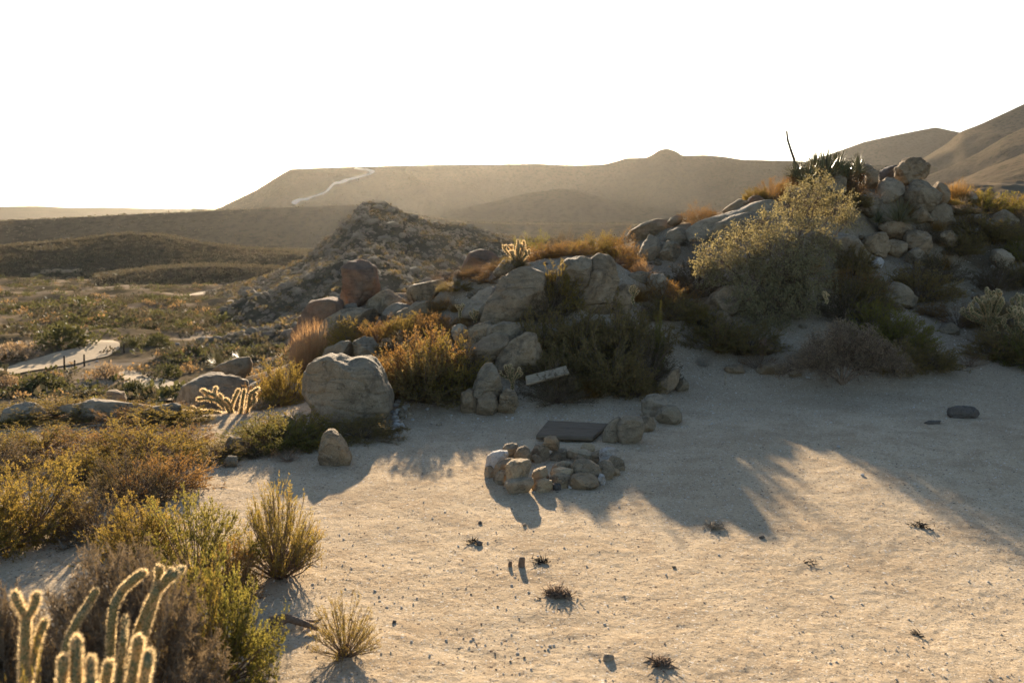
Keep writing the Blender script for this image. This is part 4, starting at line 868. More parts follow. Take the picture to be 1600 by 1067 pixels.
# ------------------------------------------------------------------ shrubs: (kind, px, top py, width px, distance, label)
SH = [
 # left foreground bank, back row
 ('gold0', 30, 632, 190, 12.2, 'golden green shrub at the back of the left thicket, beside the left frame edge'),
 ('gold1', 105, 622, 180, 12.3, 'golden green shrub before the leftmost ledge rock'),
 ('orange0', 190, 630, 190, 12.0, 'rusty shrub before the long flat ledge, in the back row of the thicket'),
 ('gold2', 262, 628, 150, 11.8, 'golden shrub at the right of the back row of the left thicket'),
 ('gold0', 60, 664, 210, 10.4, 'broad golden shrub in the second row of the left thicket'),
 ('orange1', 150, 668, 200, 10.2, 'rusty brown shrub in the middle of the left thicket'),
 ('gold1', 225, 662, 190, 10.0, 'yellow topped shrub in the middle of the left thicket'),
 ('orange2', 290, 665, 110, 10.8, 'narrow rusty shrub at the right end of the left thicket'),
 ('mixed0', -20, 680, 190, 9.4, 'tawny shrub cut by the left frame edge, second row'),
 ('gold2', 120, 700, 150, 9.2, 'small golden shrub in the front of the left thicket'),
 # nearer
 ('gold1', 45, 727, 210, 7.7, 'tall golden green shrub at left above the bare pebbly patch'),
 ('gold0', -30, 735, 190, 7.2, 'dark based golden shrub at the left frame edge above the grey brush'),
 ('mixed1', 150, 762, 150, 7.6, 'low brown shrub right of the tall golden green shrub'),
 ('gold2', 215, 772, 170, 7.0, 'olive gold shrub above the dome of grey brush'),
 ('green0', 300, 790, 190, 6.6, 'bright olive green shrub left of the vase-shaped shrub'),
 ('orange0', 352, 832, 110, 6.3, 'small rusty shrub behind the large green shrub'),
 ('open0', 432, 766, 145, 6.75, 'vase-shaped open shrub standing on the edge of the bright sand'),
 ('green1', 340, 872, 200, 5.15, 'large yellow green shrub right of the grey brush dome'),
 ('gold1', 300, 905, 120, 4.9, 'golden shrub between the grey brush dome and the large yellow green shrub'),
 ('grey0', 185, 872, 320, 4.35, 'dense dome of grey brown twiggy brush behind the spiny cacti'),
 ('grey0', 0, 935, 190, 4.5, 'grey twiggy brush at the left frame edge behind the forked cactus'),
 ('gold0', 15, 1032, 130, 3.0, 'blurred golden shrub tip in the bottom left corner'),
 ('open1', 537, 936, 125, 5.45, 'small amber open shrub alone on the sand in the foreground'),
 ('dry0', 450, 700, 80, 10.1, 'small pinkish dry shrub left of the pale conical boulder'),
 ('green2', 408, 660, 130, 10.9, 'low green shrub right of the pitted boulder'),
 ('gold0', 470, 640, 150, 11.1, 'yellow tipped green shrub behind the pale conical boulder'),
 ('green0', 435, 660, 140, 10.7, 'dense low green shrub left of the pale conical boulder'),
 ('dark0', 562, 650, 140, 11.3, 'dark drooping shrub under the overhang of the massive boulder'),
 ('dry0', 395, 700, 60, 10.6, 'short dry tuft left of the pinkish dry shrub'),
 ('mixed0', 385, 690, 110, 10.4, 'brown shrub right of the pitted boulder in front of the low green one'),
 ('gold1', 335, 690, 120, 10.2, 'golden shrub left of the pitted boulder at the right end of the thicket'),
 ('orange0', 250, 700, 170, 9.0, 'rusty shrub at the front right of the left thicket'),
 ('mixed1', 200, 712, 150, 8.6, 'brown shrub at the front edge of the left thicket'),
 ('dark2', 500, 690, 90, 10.9, 'dark low growth behind the pale conical boulder'),
 # slope left
 ('grass0', 492, 498, 95, 16.2, 'pink dry grass fountain below the big reddish brown boulder'),
 ('grass0', 468, 520, 60, 16.0, 'smaller pink grass tuft left of the grass fountain'),
 ('gold0', 445, 558, 90, 13.8, 'golden shrub against the left side of the massive boulder'),
 ('orange2', 420, 585, 80, 14.2, 'rusty shrub left of the massive boulder, behind the golden one'),
 ('gold2', 425, 612, 80, 13.3, 'low golden shrub with bare twigs left of the massive boulder'),
 ('grey1', 400, 632, 70, 13.0, 'bare grey shrub right of the long-armed cactus'),
 ('gold1', 548, 500, 80, 15.8, 'golden shrub above the rounded mossy rock'),
 ('orange1', 590, 498, 80, 15.6, 'orange shrub right of the golden shrub above the mossy rock'),
 ('gold2', 628, 492, 80, 15.6, 'yellow shrub in the lit band below the sloping boulders'),
 ('orange0', 680, 482, 90, 15.6, 'orange shrub in the lit band beside the small glowing cactus'),
 ('mixed0', 640, 520, 110, 14.8, 'brown flower-topped shrub above the big shaded rusty shrub'),
 ('orange1', 700, 505, 100, 15.2, 'rust orange shrub left of the small pale lichened stone'),
 ('orange2', 668, 520, 175, 13.7, 'big rusty shrub right of the massive boulder, tips lit'),
 ('dark1', 655, 545, 160, 13.2, 'dark base shrub in front of the big rusty shrub'),
 ('orange1', 625, 532, 110, 13.4, 'rusty shrub added to thicken the shadow, pressed against the right side of the massive boulder'),  # extra shrub, put in so the shadow left of the ring closes
 ('gold1', 695, 530, 130, 13.4, 'tawny gold shrub added to thicken the shadow, in front of the long rounded rock, right of the big rusty shrub'),  # second extra shrub, put in to make that shadow denser
 ('mixed1', 718, 524, 90, 13.9, 'brown shrub between the big rusty shrub and the long rounded rock'),
 ('dark2', 705, 560, 90, 13.4, 'small dark dry shrub left of the three-lobed stone pile'),
 ('grass1', 690, 462, 80, 16.9, 'tawny grass clump right of the overhanging boulder'),
 ('gold0', 712, 438, 80, 17.2, 'tawny shrub between the overhanging boulder and the orange bushes'),
 ('orange0', 742, 424, 60, 17.3, 'low orange bush below the dark rounded boulder'),
 ('orange2', 783, 412, 70, 17.2, 'round orange bush below the glowing cactus'),
 ('orange1', 760, 436, 60, 16.9, 'small orange bush above the bright edged slab'),
 # middle
 ('orange2', 850, 382, 75, 17.3, 'brown bush right of the glowing cactus boulder'),
 ('orange0', 888, 372, 100, 17.3, 'rusty bush on the crest left of the peaked boulder'),
 ('gold1', 925, 366, 95, 17.7, 'gold bush on the crest behind the peaked boulder'),
 ('orange1', 962, 366, 85, 17.8, 'orange bush on the crest right of the peaked boulder'),
 ('mixed0', 985, 380, 60, 18.3, 'tawny bush between the crest bushes and the pink grass'),
 ('grass0', 999, 402, 42, 17.4, 'round pink grass clump above the low flat rock'),
 ('gold2', 870, 414, 95, 15.7, 'gold bush in the gap between the split boulder and the peaked boulder'),
 ('mixed1', 858, 448, 80, 15.4, 'brown bush low in the gap between the two tawny boulders'),
 ('dark0', 850, 486, 110, 14.6, 'dark rusty shrub right below the split boulder'),
 ('dark1', 905, 490, 140, 14.7, 'dark shrub below the peaked boulder, middle of the shaded thicket'),
 ('dark2', 960, 476, 140, 15.0, 'dark shrub below the leaning slab'),
 ('dark0', 1000, 490, 110, 15.2, 'dark shrub at the left edge of the footpath'),
 ('dark1', 880, 540, 150, 13.9, 'low dark shrub behind the raised end of the plank'),
 ('dark2', 950, 530, 150, 13.9, 'dense dark green shrub at the front of the shaded thicket'),
 ('mixed1', 1010, 530, 110, 14.3, 'brownish shrub at the right front of the shaded thicket'),
 ('mixed1', 868, 572, 120, 13.2, 'low dry tuft in the shade below the plank'),
 ('dark0', 990, 566, 90, 13.7, 'small dark shrub behind the slanting pinkish stone'),
 ('grass1', 920, 585, 90, 13.5, 'straw tuft at the front edge of the shaded thicket'),
 ('green2', 1028, 494, 24, 14.6, 'thin lit green sprig at the path edge'),
 ('orange0', 1040, 430, 95, 16.6, 'orange topped shrub right of the rounded pale rock'),
 ('mixed0', 1080, 402, 100, 17.7, 'tawny shrub left of the big silvery shrub'),
 ('dark1', 1050, 458, 100, 16.2, 'dark shrub above the head of the footpath'),
 ('gold0', 1092, 470, 50, 16.2, 'small gold bush left of the smooth humped boulder'),
 ('dark2', 1120, 492, 120, 15.7, 'dark shrub below the smooth humped boulder'),
 ('dark0', 1170, 505, 120, 15.6, 'dark green shrub right of the footpath'),
 ('rust0', 1185, 545, 70, 15.0, 'reddish dry tuft above the low broad brown stone'),
 ('orange1', 1096, 320, 65, 20.2, 'bright orange bush on the skyline above the long slabs'),
 ('grey1', 1088, 380, 60, 18.5, 'grey twiggy shrub below the long lower slab'),
 ('orange2', 1205, 282, 60, 21.0, 'orange bush on the skyline below the dark stalk'),
 ('gold0', 1180, 292, 50, 20.9, 'small golden bush left of the skyline orange bush'),
 ('orange0', 1238, 272, 50, 21.2, 'rusty bush at the foot of the dark stalk'),
 ('mixed0', 1270, 292, 90, 20.6, 'tawny shrub below the hilltop agaves'),
 ('orange2', 1330, 272, 60, 21.6, 'rust brown bush under the right hilltop agave'),
 ('dark2', 1330, 300, 80, 21.3, 'dark bush under the hilltop agaves'),
 ('dark0', 1335, 384, 70, 19.2, 'dark green bush in the bluish rock face'),
 ('orange0', 1335, 412, 110, 18.3, 'brown topped shrub in the shade right of the big silvery shrub'),
 ('dark1', 1350, 430, 100, 17.7, 'dark shrub below the brown topped shrub'),
 ('mixed1', 1320, 445, 120, 17.0, 'brown shrub behind the bare grey shrub'),
 ('gold2', 1366, 458, 50, 17.0, 'small sunlit yellow bush left of the path boulder'),
 ('green0', 1370, 478, 110, 16.2, 'green shrub below the sunlit yellow bush'),
 ('green1', 1405, 490, 120, 15.7, 'dense green shrub right of the bare grey shrub'),
 ('dark2', 1450, 536, 110, 15.1, 'dark low shrub at the left of the path mouth'),
 ('dark0', 1400, 530, 110, 14.9, 'dark shrub at the foot of the dense green shrub'),
 ('rust0', 1425, 410, 70, 19.6, 'brown dry bush below the broken rock face'),
 ('mixed1', 1462, 398, 100, 19.8, 'grey brown twiggy shrub left of the upper path'),
 ('dark1', 1440, 418, 120, 18.8, 'dark shrub beside the upper path'),
 ('grass1', 1475, 392, 50, 20.6, 'tawny tuft at the upper path'),
 ('dark0', 1490, 335, 100, 22.6, 'dark shrub right below the summit pile'),
 ('dark2', 1530, 330, 130, 22.2, 'large dark olive shrub on the right hilltop'),
 ('dark1', 1575, 352, 90, 22.4, 'dark shrub right of the large dark olive shrub'),
 ('green2', 1545, 300, 90, 24.2, 'yellow topped dark shrub on the skyline at right'),
 ('gold1', 1530, 298, 60, 24.6, 'small golden bush on the right skyline'),
 ('gold0', 1580, 298, 70, 25, 'golden bush on the skyline at the right frame edge'),
 ('grass1', 1500, 280, 60, 24, 'orange grass clump on the skyline right of the summit pile'),
 ('orange1', 1490, 284, 50, 24.3, 'orange bush beside the skyline grass clump'),
 ('mixed1', 1598, 325, 70, 23.4, 'brown bush near the right frame edge of the hilltop'),
 ('green0', 1595, 375, 70, 21.5, 'green bush at the right frame edge above the path'),
 ('dark1', 1575, 512, 130, 15.8, 'dark green mound of shrub below the pale-tipped cactus'),
 ('green1', 1620, 520, 110, 15.4, 'green shrub cut by the right frame edge'),
 ('dark0', 1540, 478, 80, 17.6, 'dark shrub in the shade left of the pale-tipped cactus'),
 ('rust0', 1515, 552, 60, 15.3, 'low rusty tuft right of the path mouth'),
 ('rust0', 1500, 470, 70, 17.6, 'brown dry bush at the right bank of the path'),
 ('mixed0', 1560, 400, 80, 20.2, 'tawny shrub behind the pale-tipped cactus'),
 ('dark2', 1605, 408, 80, 20.4, 'dark shrub behind the pale-tipped cactus at the frame edge'),
 ('orange0', 1455, 470, 60, 17.9, 'low rusty bush left of the gravel path'),
 ('mixed1', 1446, 352, 80, 21.4, 'brown shrub below the tan block on the upper right slope'),
 ('dark1', 1500, 362, 80, 21.4, 'dark shrub right of the low tan rock on the upper right slope'),
 ('gold0', 1478, 312, 60, 22.9, 'golden bush behind the cracked grey block'),
 ('grass1', 1462, 340, 50, 21.7, 'dry grass tuft among the blocks of the upper right slope'),
 ('mixed0', 880, 358, 60, 22, 'tawny bush behind the crest'),
 ('green2', 830, 372, 60, 22, 'green bush behind the glowing cactus'),
 ('gold0', 800, 400, 50, 19.5, 'gold bush behind the glowing cactus'),
]
for s in SH: bush(*s, group=None)
rng = np.random.default_rng(93); n = 0
TK = [('grass1', 'low tawny grass tuft on the rocky slope'), ('rust0', 'low rusty tuft on the rocky slope'), ('mixed0', 'low brown bush on the rocky slope'), ('dark1', 'low dark bush on the rocky slope'), ('grey1', 'low grey twiggy tuft on the rocky slope')]
while n < 210:
    Y = rng.uniform(13.3, 26); px = rng.uniform(420, 1640); x = (px - 800) / FPX * Y; z = gz(x, Y)
    if not (0.2 < z < 4.5): continue
    pp = 533.5 + FPX * math.tan(math.atan((CAMZ - z) / Y) - PITCH)
    if abs(px - (1035 + (pp - 560) * 0.5)) < 28 and pp > 490: continue          # the footpath stays clear
    if abs(px - (1520 - (pp - 440) * 0.25)) < 45 and pp > 395: continue
    k, lab = TK[int(rng.choice(5, p=[.25, .2, .25, .12, .18]))]; w = rng.uniform(.2, .6); put(k, x, Y, w, w * rng.uniform(.4, .65), lab, 'tuft', 'low tufts scattered on the rocky slope', name='low_tuft'); n += 1

# the big silvery shrub: trunk, limbs, lobed crown of small round leaves
def tree():
    rng = np.random.default_rng(8); c = W(1212, 535, 16.9); base = np.array([c[0], 16.9, gz(c[0], 16.9)])
    e = obj('large_shrub', None, loc=base); tag(e, 'tall silvery green shrub with small round leaves sprawling over the right slope', 'shrub')
    lobes = [(1215, 400, 60, 16.9), (1165, 390, 48, 17.0), (1120, 400, 42, 17.0), (1255, 375, 50, 17.2), (1200, 352, 34, 17.3), (1270, 310, 40, 17.6), (1305, 325, 38, 17.7), (1240, 320, 34, 17.6), (1235, 440, 55, 16.6), (1185, 445, 50, 16.7), (1265, 430, 46, 16.8),
             (1290, 385, 32, 17.4), (1160, 470, 34, 16.3), (1215, 480, 50, 16.4), (1190, 500, 32, 16.1), (1100, 425, 30, 16.9), (1325, 345, 26, 17.9), (1250, 470, 42, 16.5), (1285, 285, 20, 17.8), (1140, 425, 40, 16.8)]
    limbs, twigs, lv = MB(), MB(), MB(); trunk = MB()
    for px, py, rp, Y in lobes:
        g = W(px, py, Y) - base; r = rp * Y / FPX
        s = np.array([rng.normal(0, .04), rng.normal(0, .04), 0]); mid = g * 0.45 + rng.normal(0, 0.08, 3) + [0, 0, 0.1]
        t = np.linspace(0, 1, 9)[:, None]; p = s * (1 - t) ** 2 + 2 * mid * t * (1 - t) + g * t ** 2
        limbs.add(*tubes(p[None], 0.028, 0.008, 6))
        r *= 1.08; n = int(125 * (rp / 45) ** 2); d = rng.normal(size=(n, 3)); d /= np.linalg.norm(d, axis=1)[:, None]
        rr_ = rng.uniform(0.25, 1.0, n) ** 0.55 * (1 + 0.3 * noise(d * 2.2 + px, 3)); tip = g + d * (rr_ * r)[:, None] * np.array([1, 0.9, 1.0])
        src = g + d * (rr_ * r * 0.3)[:, None] + rng.normal(0, 0.04, (n, 3))
        twigs.add(*spikes(src, tip, 0.0035, rng))
        m = 20; f = rng.uniform(0.45, 1.1, (n, m, 1)); B = (src[:, None] * (1 - f) + tip[:, None] * f).reshape(-1, 3) + rng.normal(0, 0.022, (n * m, 3))
        D = np.repeat(d, m, 0) * 0.5 + rng.normal(0, 0.7, (n * m, 3)) + [0, 0, 0.3]; D /= np.linalg.norm(D, axis=1)[:, None]
        lv.add(*leaves(B, D, 0.030, 0.0105, rng, True))
    trunk.add(*tubes(np.array([[[0, 0, -0.1], [0.01, 0, 0.1], [0, 0, 0.3]], [[0.05, 0, -0.1], [0.08, 0.02, 0.15], [0.14, 0, 0.4]], [[-0.04, 0, -0.1], [-0.08, 0.02, 0.15], [-0.16, 0, 0.4]]]), 0.055, 0.03, 8))
    obj('trunk', trunk.mesh('trunk', M['bark']), e); obj('limbs', limbs.mesh('limbs', M['bark']), e); obj('twigs', twigs.mesh('twigs', M['bark']), e)
    obj('foliage', lv.mesh('foliage', L['oak'], False), e)
tree()
# bare grey shrub with visible forked trunk
def bare():
    rng = np.random.default_rng(18); x, y, z = hit(1316, 602); base = np.array([x, y, z])
    e = obj('bare_shrub', None, loc=base); tag(e, 'grey leafless shrub with a forked pale trunk at the foot of the right slope', 'shrub')
    fork = MB(); tw = MB(); n = 11; ends = []
    for i in range(n):
        a = math.pi * (0.08 + 0.84 * i / (n - 1)); d = np.array([math.cos(a) * 0.95, rng.uniform(-.35, .35), math.sin(a) * 0.62 + 0.12]); l = rng.uniform(0.5, 0.72)
        t = np.linspace(0, 1, 8)[:, None]; p = d * l * t + rng.normal(0, 0.012, (8, 3)) * t; p[:, 2] += 0.10 * np.sin(t[:, 0] * 3.1)
        fork.add(*tubes(p[None], 0.012, 0.004, 6)); ends.append(p)
    src = []; 
    for p in ends:
        k = rng.integers(2, 8, 60); src.append(p[k] + rng.normal(0, 0.01, (60, 3)))
    src = np.concatenate(src); d = src / np.linalg.norm(src, axis=1)[:, None] + rng.normal(0, 0.5, src.shape); d /= np.linalg.norm(d, axis=1)[:, None]
    q = src + d * rng.uniform(0.08, 0.26, (len(src), 1)); tw.add(*spikes(src, q, 0.0045, rng))
    s2 = np.repeat(src * 0.4 + q * 0.6, 7, 0) + rng.normal(0, 0.015, (len(src) * 7, 3)); d2 = np.repeat(d, 7, 0) + rng.normal(0, 0.8, s2.shape); d2 /= np.linalg.norm(d2, axis=1)[:, None]
    q2 = s2 + d2 * rng.uniform(0.03, 0.1, (len(s2), 1)); tw.add(*spikes(s2, q2, 0.0028, rng))
    fo = MB(); s3 = np.repeat(q2, 4, 0); d3 = rng.normal(size=s3.shape); d3 /= np.linalg.norm(d3, axis=1)[:, None]; fo.add(*leaves(s3 + rng.normal(0, .015, s3.shape), d3, 0.028, 0.0038, rng))
    obj('trunk', fork.mesh('trunk', M['bark']), e); obj('twigs', tw.mesh('twigs', M['bark']), e); obj('twig_tips', fo.mesh('twig_tips', L['grey'], False), e)
    e.scale = (1.3, 1.1, 1.35)
bare()

# rosettes
def ros(key, px, py, w, Y, h, label, cat, zoff=0.0, rot=0.3):
    c = W(px, py, Y); return put(key, c[0], Y, w * Y / FPX, h * Y / FPX, label, cat, z=c[2] + zoff, rot=rot)
ros('agave0', 1290, 281, 95, 21.6, 50, 'largest bluish agave on the hilltop, dead brown leaves beneath', 'agave')
ros('agave0', 1262, 288, 70, 21.4, 38, 'agave at the left of the hilltop cluster with rusty dead leaves', 'agave', rot=1.2)
ros('agave0', 1322, 282, 62, 21.8, 36, 'agave between the largest one and the knobbly rock', 'agave', rot=2.0)
ros('agave0', 1340, 272, 42, 22.0, 36, 'small upright pale agave at the right of the hilltop cluster', 'agave', rot=2.9)
ros('agave0', 1243, 278, 50, 21.5, 30, 'small low agave beside the dark stalk', 'agave', rot=0.8)
ros('agave0', 1275, 268, 55, 22.0, 36, 'agave at the back left of the hilltop cluster, tips against the sky', 'agave', rot=2.4)
ros('agave0', 1308, 270, 60, 22.2, 38, 'agave at the back right of the hilltop cluster, tips against the sky', 'agave', rot=0.1)
ros('agave0', 1304, 296, 60, 21.3, 34, 'agave low at the front of the hilltop cluster', 'agave', rot=1.7)
bush('rust0', 1285, 262, 110, 21.5, 'rust brown dead growth between the hilltop agaves')
bush('rust0', 1335, 278, 70, 21.6, 'rust brown dead growth below the right hilltop agave')
ros('yucca0', 1405, 350, 92, 21.2, 48, 'round clump of narrow green sword leaves under the summit pile', 'yucca')
ros('yucca0', 1372, 348, 40, 21.3, 26, 'small sword-leaved clump left of the round one', 'yucca', rot=1)
ros('yucca0', 341, 573, 46, 19.5, 32, 'green sword-leaved yucca above the left rock pile', 'yucca')
ros('yucca0', 378, 562, 40, 20.0, 26, 'olive sword-leaved yucca right of the one above the rock pile', 'yucca', rot=2)
ros('yucca0', 330, 690, 52, 12.3, 44, 'blue green sword-leaved clump at the foot of the long-armed cactus', 'yucca', rot=2.2)
ros('yucca0', 280, 660, 34, 12.6, 26, 'small green sword-leaved clump left of the long-armed cactus', 'yucca', rot=1.1)
# flower stalk
st = MB(); P = np.array([W(1241, 252 + 25, 21.5), W(1241, 250, 21.5), W(1236, 236, 21.5), W(1231, 220, 21.5), W(1229, 205, 21.5)]); b0 = P[0].copy()
st.add(*tubes((P - b0)[None], 0.034, 0.020, 7)); rng = np.random.default_rng(3)
s_ = np.repeat((P[2:] - b0), 9, 0) * 1.0 + rng.normal(0, 0.02, (27, 3)); st.add(*spikes(s_, s_ + rng.normal(0, 0.03, (27, 3)) + [0, 0, .02], 0.006, rng))
tag(obj('agave_stalk', st.mesh('agave_stalk', M['stalk']), loc=b0), 'thin dark dead flower stalk bending against the sky', 'flower stalk')

# ------------------------------------------------------------------ chollas
def arms_px(L_, Y, spread=0.0, rng=None):
    out = []
    for pts, r in L_:
        dy = rng.uniform(-spread, spread) if rng else 0
        n = len(pts); out.append(([W(p[0], p[1], Y + dy * (k / max(1, n - 1))) for k, p in enumerate(pts)], r))
    return out
rg = np.random.default_rng(4)
Y = 3.1; base = np.array([W(165, 1400, Y)[0], Y, gz(0, Y)])
top = W(160, 1190, Y)
A = [([base - [0, 0, 0.05], (base + top) / 2 + [0.02, 0, 0], top], 0.032)]
fr = lambda p: [top, (top + W(p[0][0], p[0][1], Y)) / 2 + [0, 0, -0.02]]
for pts, r in [([(118, 1130), (119, 1060), (119.5, 992)], 0.0172), ([(92, 1150), (97, 1080), (99, 1024)], 0.0148), ([(140, 1150), (142, 1080), (143, 1024)], 0.0131), ([(160, 1150), (162, 1080), (171, 1032)], 0.0148), ([(196, 1120), (206, 1060), (213, 1025), (217, 995)], 0.0156), ([(212, 1130), (224, 1070), (231, 1035), (235, 1015)], 0.0148), ([(142, 1180), (144, 1120), (143, 1066)], 0.0131)]:
    A.append(([top, *[W(*p, Y + rg.uniform(-.06, .06)) for p in pts]], r))
cholla('nearest cactus, a cluster of thick rounded spiny fingers at the bottom edge', A, tuple(base), dens=1.5, seed=1, sl=0.015, sw=0.0007)
Y = 3.5; base = np.array([W(40, 1300, Y)[0], Y, gz(0, Y)])
A = [([base - [0, 0, 0.05], W(38, 1100, Y), W(38, 1040, Y), W(41, 962, Y)], 0.0164), ([W(41, 965, Y), W(33, 950, Y), (W(26, 938, Y)), W(22, 924, Y)], 0.0135), ([W(41, 965, Y), W(50, 953, Y), W(56, 940, Y), W(58, 924, Y)], 0.0135), ([W(42, 1080, Y), W(52, 1030, Y + .03), W(60, 995, Y + .05), W(72, 966, Y + .05)], 0.0123)]
cholla('forked Y-shaped spiny cactus at the left frame edge', A, tuple(base), dens=1.5, seed=2, sl=0.016, sw=0.0007)
Y = 3.85; base = np.array([W(180, 1330, Y)[0], Y - .05, gz(0, Y)]); top = W(178, 1160, Y)
A = [([base - [0, 0, .05], (base + top) / 2, top], 0.0279)]
for pts, r in [([(172, 1080), (172, 1030), (174, 975), (178, 945), (192, 920), (210, 904), (227, 892)], 0.0164), ([(192, 1090), (205, 1030), (216, 985), (230, 950), (243, 925), (249, 905), (249, 884)], 0.0156), ([(241, 930), (256, 912), (272, 898), (286, 886)], 0.0139), ([(250, 915), (260, 900), (270, 887)], 0.0107),
               ([(95, 1060), (106, 1000), (122, 968), (140, 940), (151, 920)], 0.0148), ([(184, 1090), (188, 1040), (193, 1000), (196, 962)], 0.0123)]:
    A.append(([top, *[W(*p, Y + rg.uniform(-.05, .12)) for p in pts]], r))
cholla('tall slender-armed spiny cactus with dark crooked arms before the grey brush dome', A, tuple(base), dens=1.2, seed=3, sl=0.013, sw=0.0006)
q = lambda L_: [(a / 3.2, 480 + b / 3.2) for a, b in L_]
Y = 12.6; base = np.array([W(362, 675, Y)[0], Y, 0.0]); base[2] = gz(base[0], Y)
A = [([base, W(*q([(1165, 600)])[0], Y), W(*q([(1165, 545)])[0], Y)], .045)]
for L_ in [[(1160, 560), (1130, 490), (1070, 440), (1005, 412)], [(1165, 545), (1155, 500), (1170, 460), (1195, 408)], [(1195, 570), (1205, 530), (1212, 470), (1222, 410)], [(1230, 560), (1242, 490), (1252, 430), (1295, 404)], [(1242, 500), (1262, 480), (1278, 455)], [(1085, 455), (1072, 425), (1082, 398)],
           [(1120, 500), (1080, 465), (1030, 455), (985, 460)], [(1130, 580), (1100, 528), (1050, 522), (1005, 520), (955, 500)], [(1150, 600), (1110, 570), (1090, 550)], [(1140, 500), (1120, 460), (1095, 435)], [(1160, 500), (1140, 470), (1120, 455)], [(1010, 520), (990, 530), (930, 522)], [(1060, 470), (1030, 430), (1015, 410)], [(1180, 560), (1200, 545), (1210, 500)], [(1272, 470), (1268, 440), (1280, 430)]]:
    dy = rg.uniform(-.2, .2)
    A.append(([W(*p, Y + dy * k / 3) for k, p in enumerate(q(L_))], .019))
cholla('long-armed cactus glowing with backlit spines left of the massive boulder', A, tuple(base), dens=0.5, seed=5, sl=0.027, sw=0.0015)
x, y = W(808, 420, 16.9)[0], 16.9
cholla_random('glowing pale cactus standing on the split boulder\'s crest', (x, y, W(808, 424, 16.9)[2]), 0.50, 0.52, 11, rad=0.02, n=13, seglen=0.07, sl=0.022, sw=0.0026, dens=0.35)
for i, (px, py, Y, h, w, lab) in enumerate([(719, 492, 15.9, .17, .16, 'tiny glowing cactus left of the bright edged slab'), (742, 503, 15.7, .17, .2, 'tiny cactus at the foot of the bright edged slab'), (990, 470, 15.3, .24, .12, 'small sparkling cactus above the footpath'), (800, 606, 13.2, .3, .32, 'heap of dried cactus joints left of the plank'), (1290, 470, 15.9, .12, .12, 'tiny pale cactus tip in the shade above the bare shrub')]):
    cholla_random(lab, (W(px, py, Y)[0], Y, W(px, py, Y)[2]), h, w, 20 + i, rad=0.015, n=5 if i != 3 else 10, seglen=0.05, sl=0.018, sw=0.0022, dens=0.3)
for i, (px, base_py, Y, h, w, n, lab) in enumerate([(1545, 505, 16.9, 0.78, 0.95, 26, 'large pale-tipped cactus beside the path at right'), (1594, 528, 16.0, 0.65, 0.75, 20, 'pale-tipped cactus cut by the right frame edge, nearer of the two'), (1598, 440, 18.2, 0.45, 0.4, 10, 'small upright cactus at the right frame edge behind the others')]):
    c = W(px, base_py, Y); cholla_random(lab, (c[0], Y, gz(c[0], Y)), h, w, 40 + i, rad=0.032, n=n, seglen=0.12, sl=0.022, sw=0.0022, dens=0.3)

# ------------------------------------------------------------------ bits on the bright sand
def bits(px, py, r, label, seed, mat='stalk', n=26, cat='debris', name='dead_plant', hh=0.05):
    rng = np.random.default_rng(seed); x, y, z = hit(px, py); m = MB(); k = r * y / FPX
    s = rng.normal(0, k * 0.35, (n, 3)); s[:, 2] = np.abs(s[:, 2]) * 0.25; d = rng.normal(0, 1, (n, 3)); d[:, 2] = np.abs(d[:, 2]) * 0.45; d /= np.linalg.norm(d, axis=1)[:, None]
    m.add(*spikes(s, s + d * rng.uniform(0.3, 0.9, (n, 1)) * k, 0.0045, rng)); m.add(*leaves(s, d, k * 0.5, 0.006, rng))
    e = obj(name, m.mesh(name, M[mat], False), loc=(x, y, z + 0.005)); return tag(e, label, cat)
bits(872, 932, 30, 'flattened tuft of dead plant casting a small shadow on the bright sand', 1, 'bark', 160)
bits(846, 879, 17, 'dark dead tuft beside the upright stub', 2, n=60)
bits(1440, 825, 18, 'dark scrap of dead plant on the bright sand at right', 3, n=40)
bits(1030, 1040, 26, 'sunken dead tuft near the bottom edge', 4, 'bark', 90)
bits(1118, 826, 22, 'dry flattened tuft below the shadow tip', 5, 'plank', 60)
bits(740, 850, 16, 'scrap of dry litter left of the upright stub', 6, n=30)
bits(1435, 992, 20, 'thin dark twigs on the sand at lower right', 7, n=16)
bits(1265, 880, 18, 'thin dark twigs on the sand, centre right', 8, n=12)
bits(400, 1012, 40, 'litter of dead twigs under the large yellow green shrub', 9, 'bark', 80)
bits(445, 875, 50, 'litter of fallen twigs under the vase-shaped shrub', 10, 'bark', 110)
bits(270, 735, 50, 'litter of dead wood at the edge of the left thicket', 11, 'bark', 110)
bits(120, 850, 50, 'bleached dead twigs between the left shrubs', 12, 'greybark', 60)
bits(1440, 490, 60, 'fallen forked dead branch lying on the gravel path', 13, 'greybark', 14)
for px, py, w, hh, lab in [(815, 887, 12, 0.065, 'charred upright stub on the bright sand'), (797, 885, 7, 0.035, 'short charred stub left of the taller stub')]:
    x, y, z = hit(px, py); m = MB(); r = w * y / FPX / 2; m.add(*tubes(np.array([[[0, 0, -0.02], [0, 0, hh * 0.5], [0.004, 0, hh * 0.95], [0.004, 0, hh]]]), r, r * 0.75, 9)); m.add([[0.004, 0, hh]], np.zeros((0, 3), int))
    D, F = ICO[2]; m.add(D * [r * 0.8, r * 0.8, r * 0.3] + [0.004, 0, hh], F)
    tag(obj('charred_stub', m.mesh('charred_stub', M['bark']), loc=(x, y, z)), lab, 'stub')
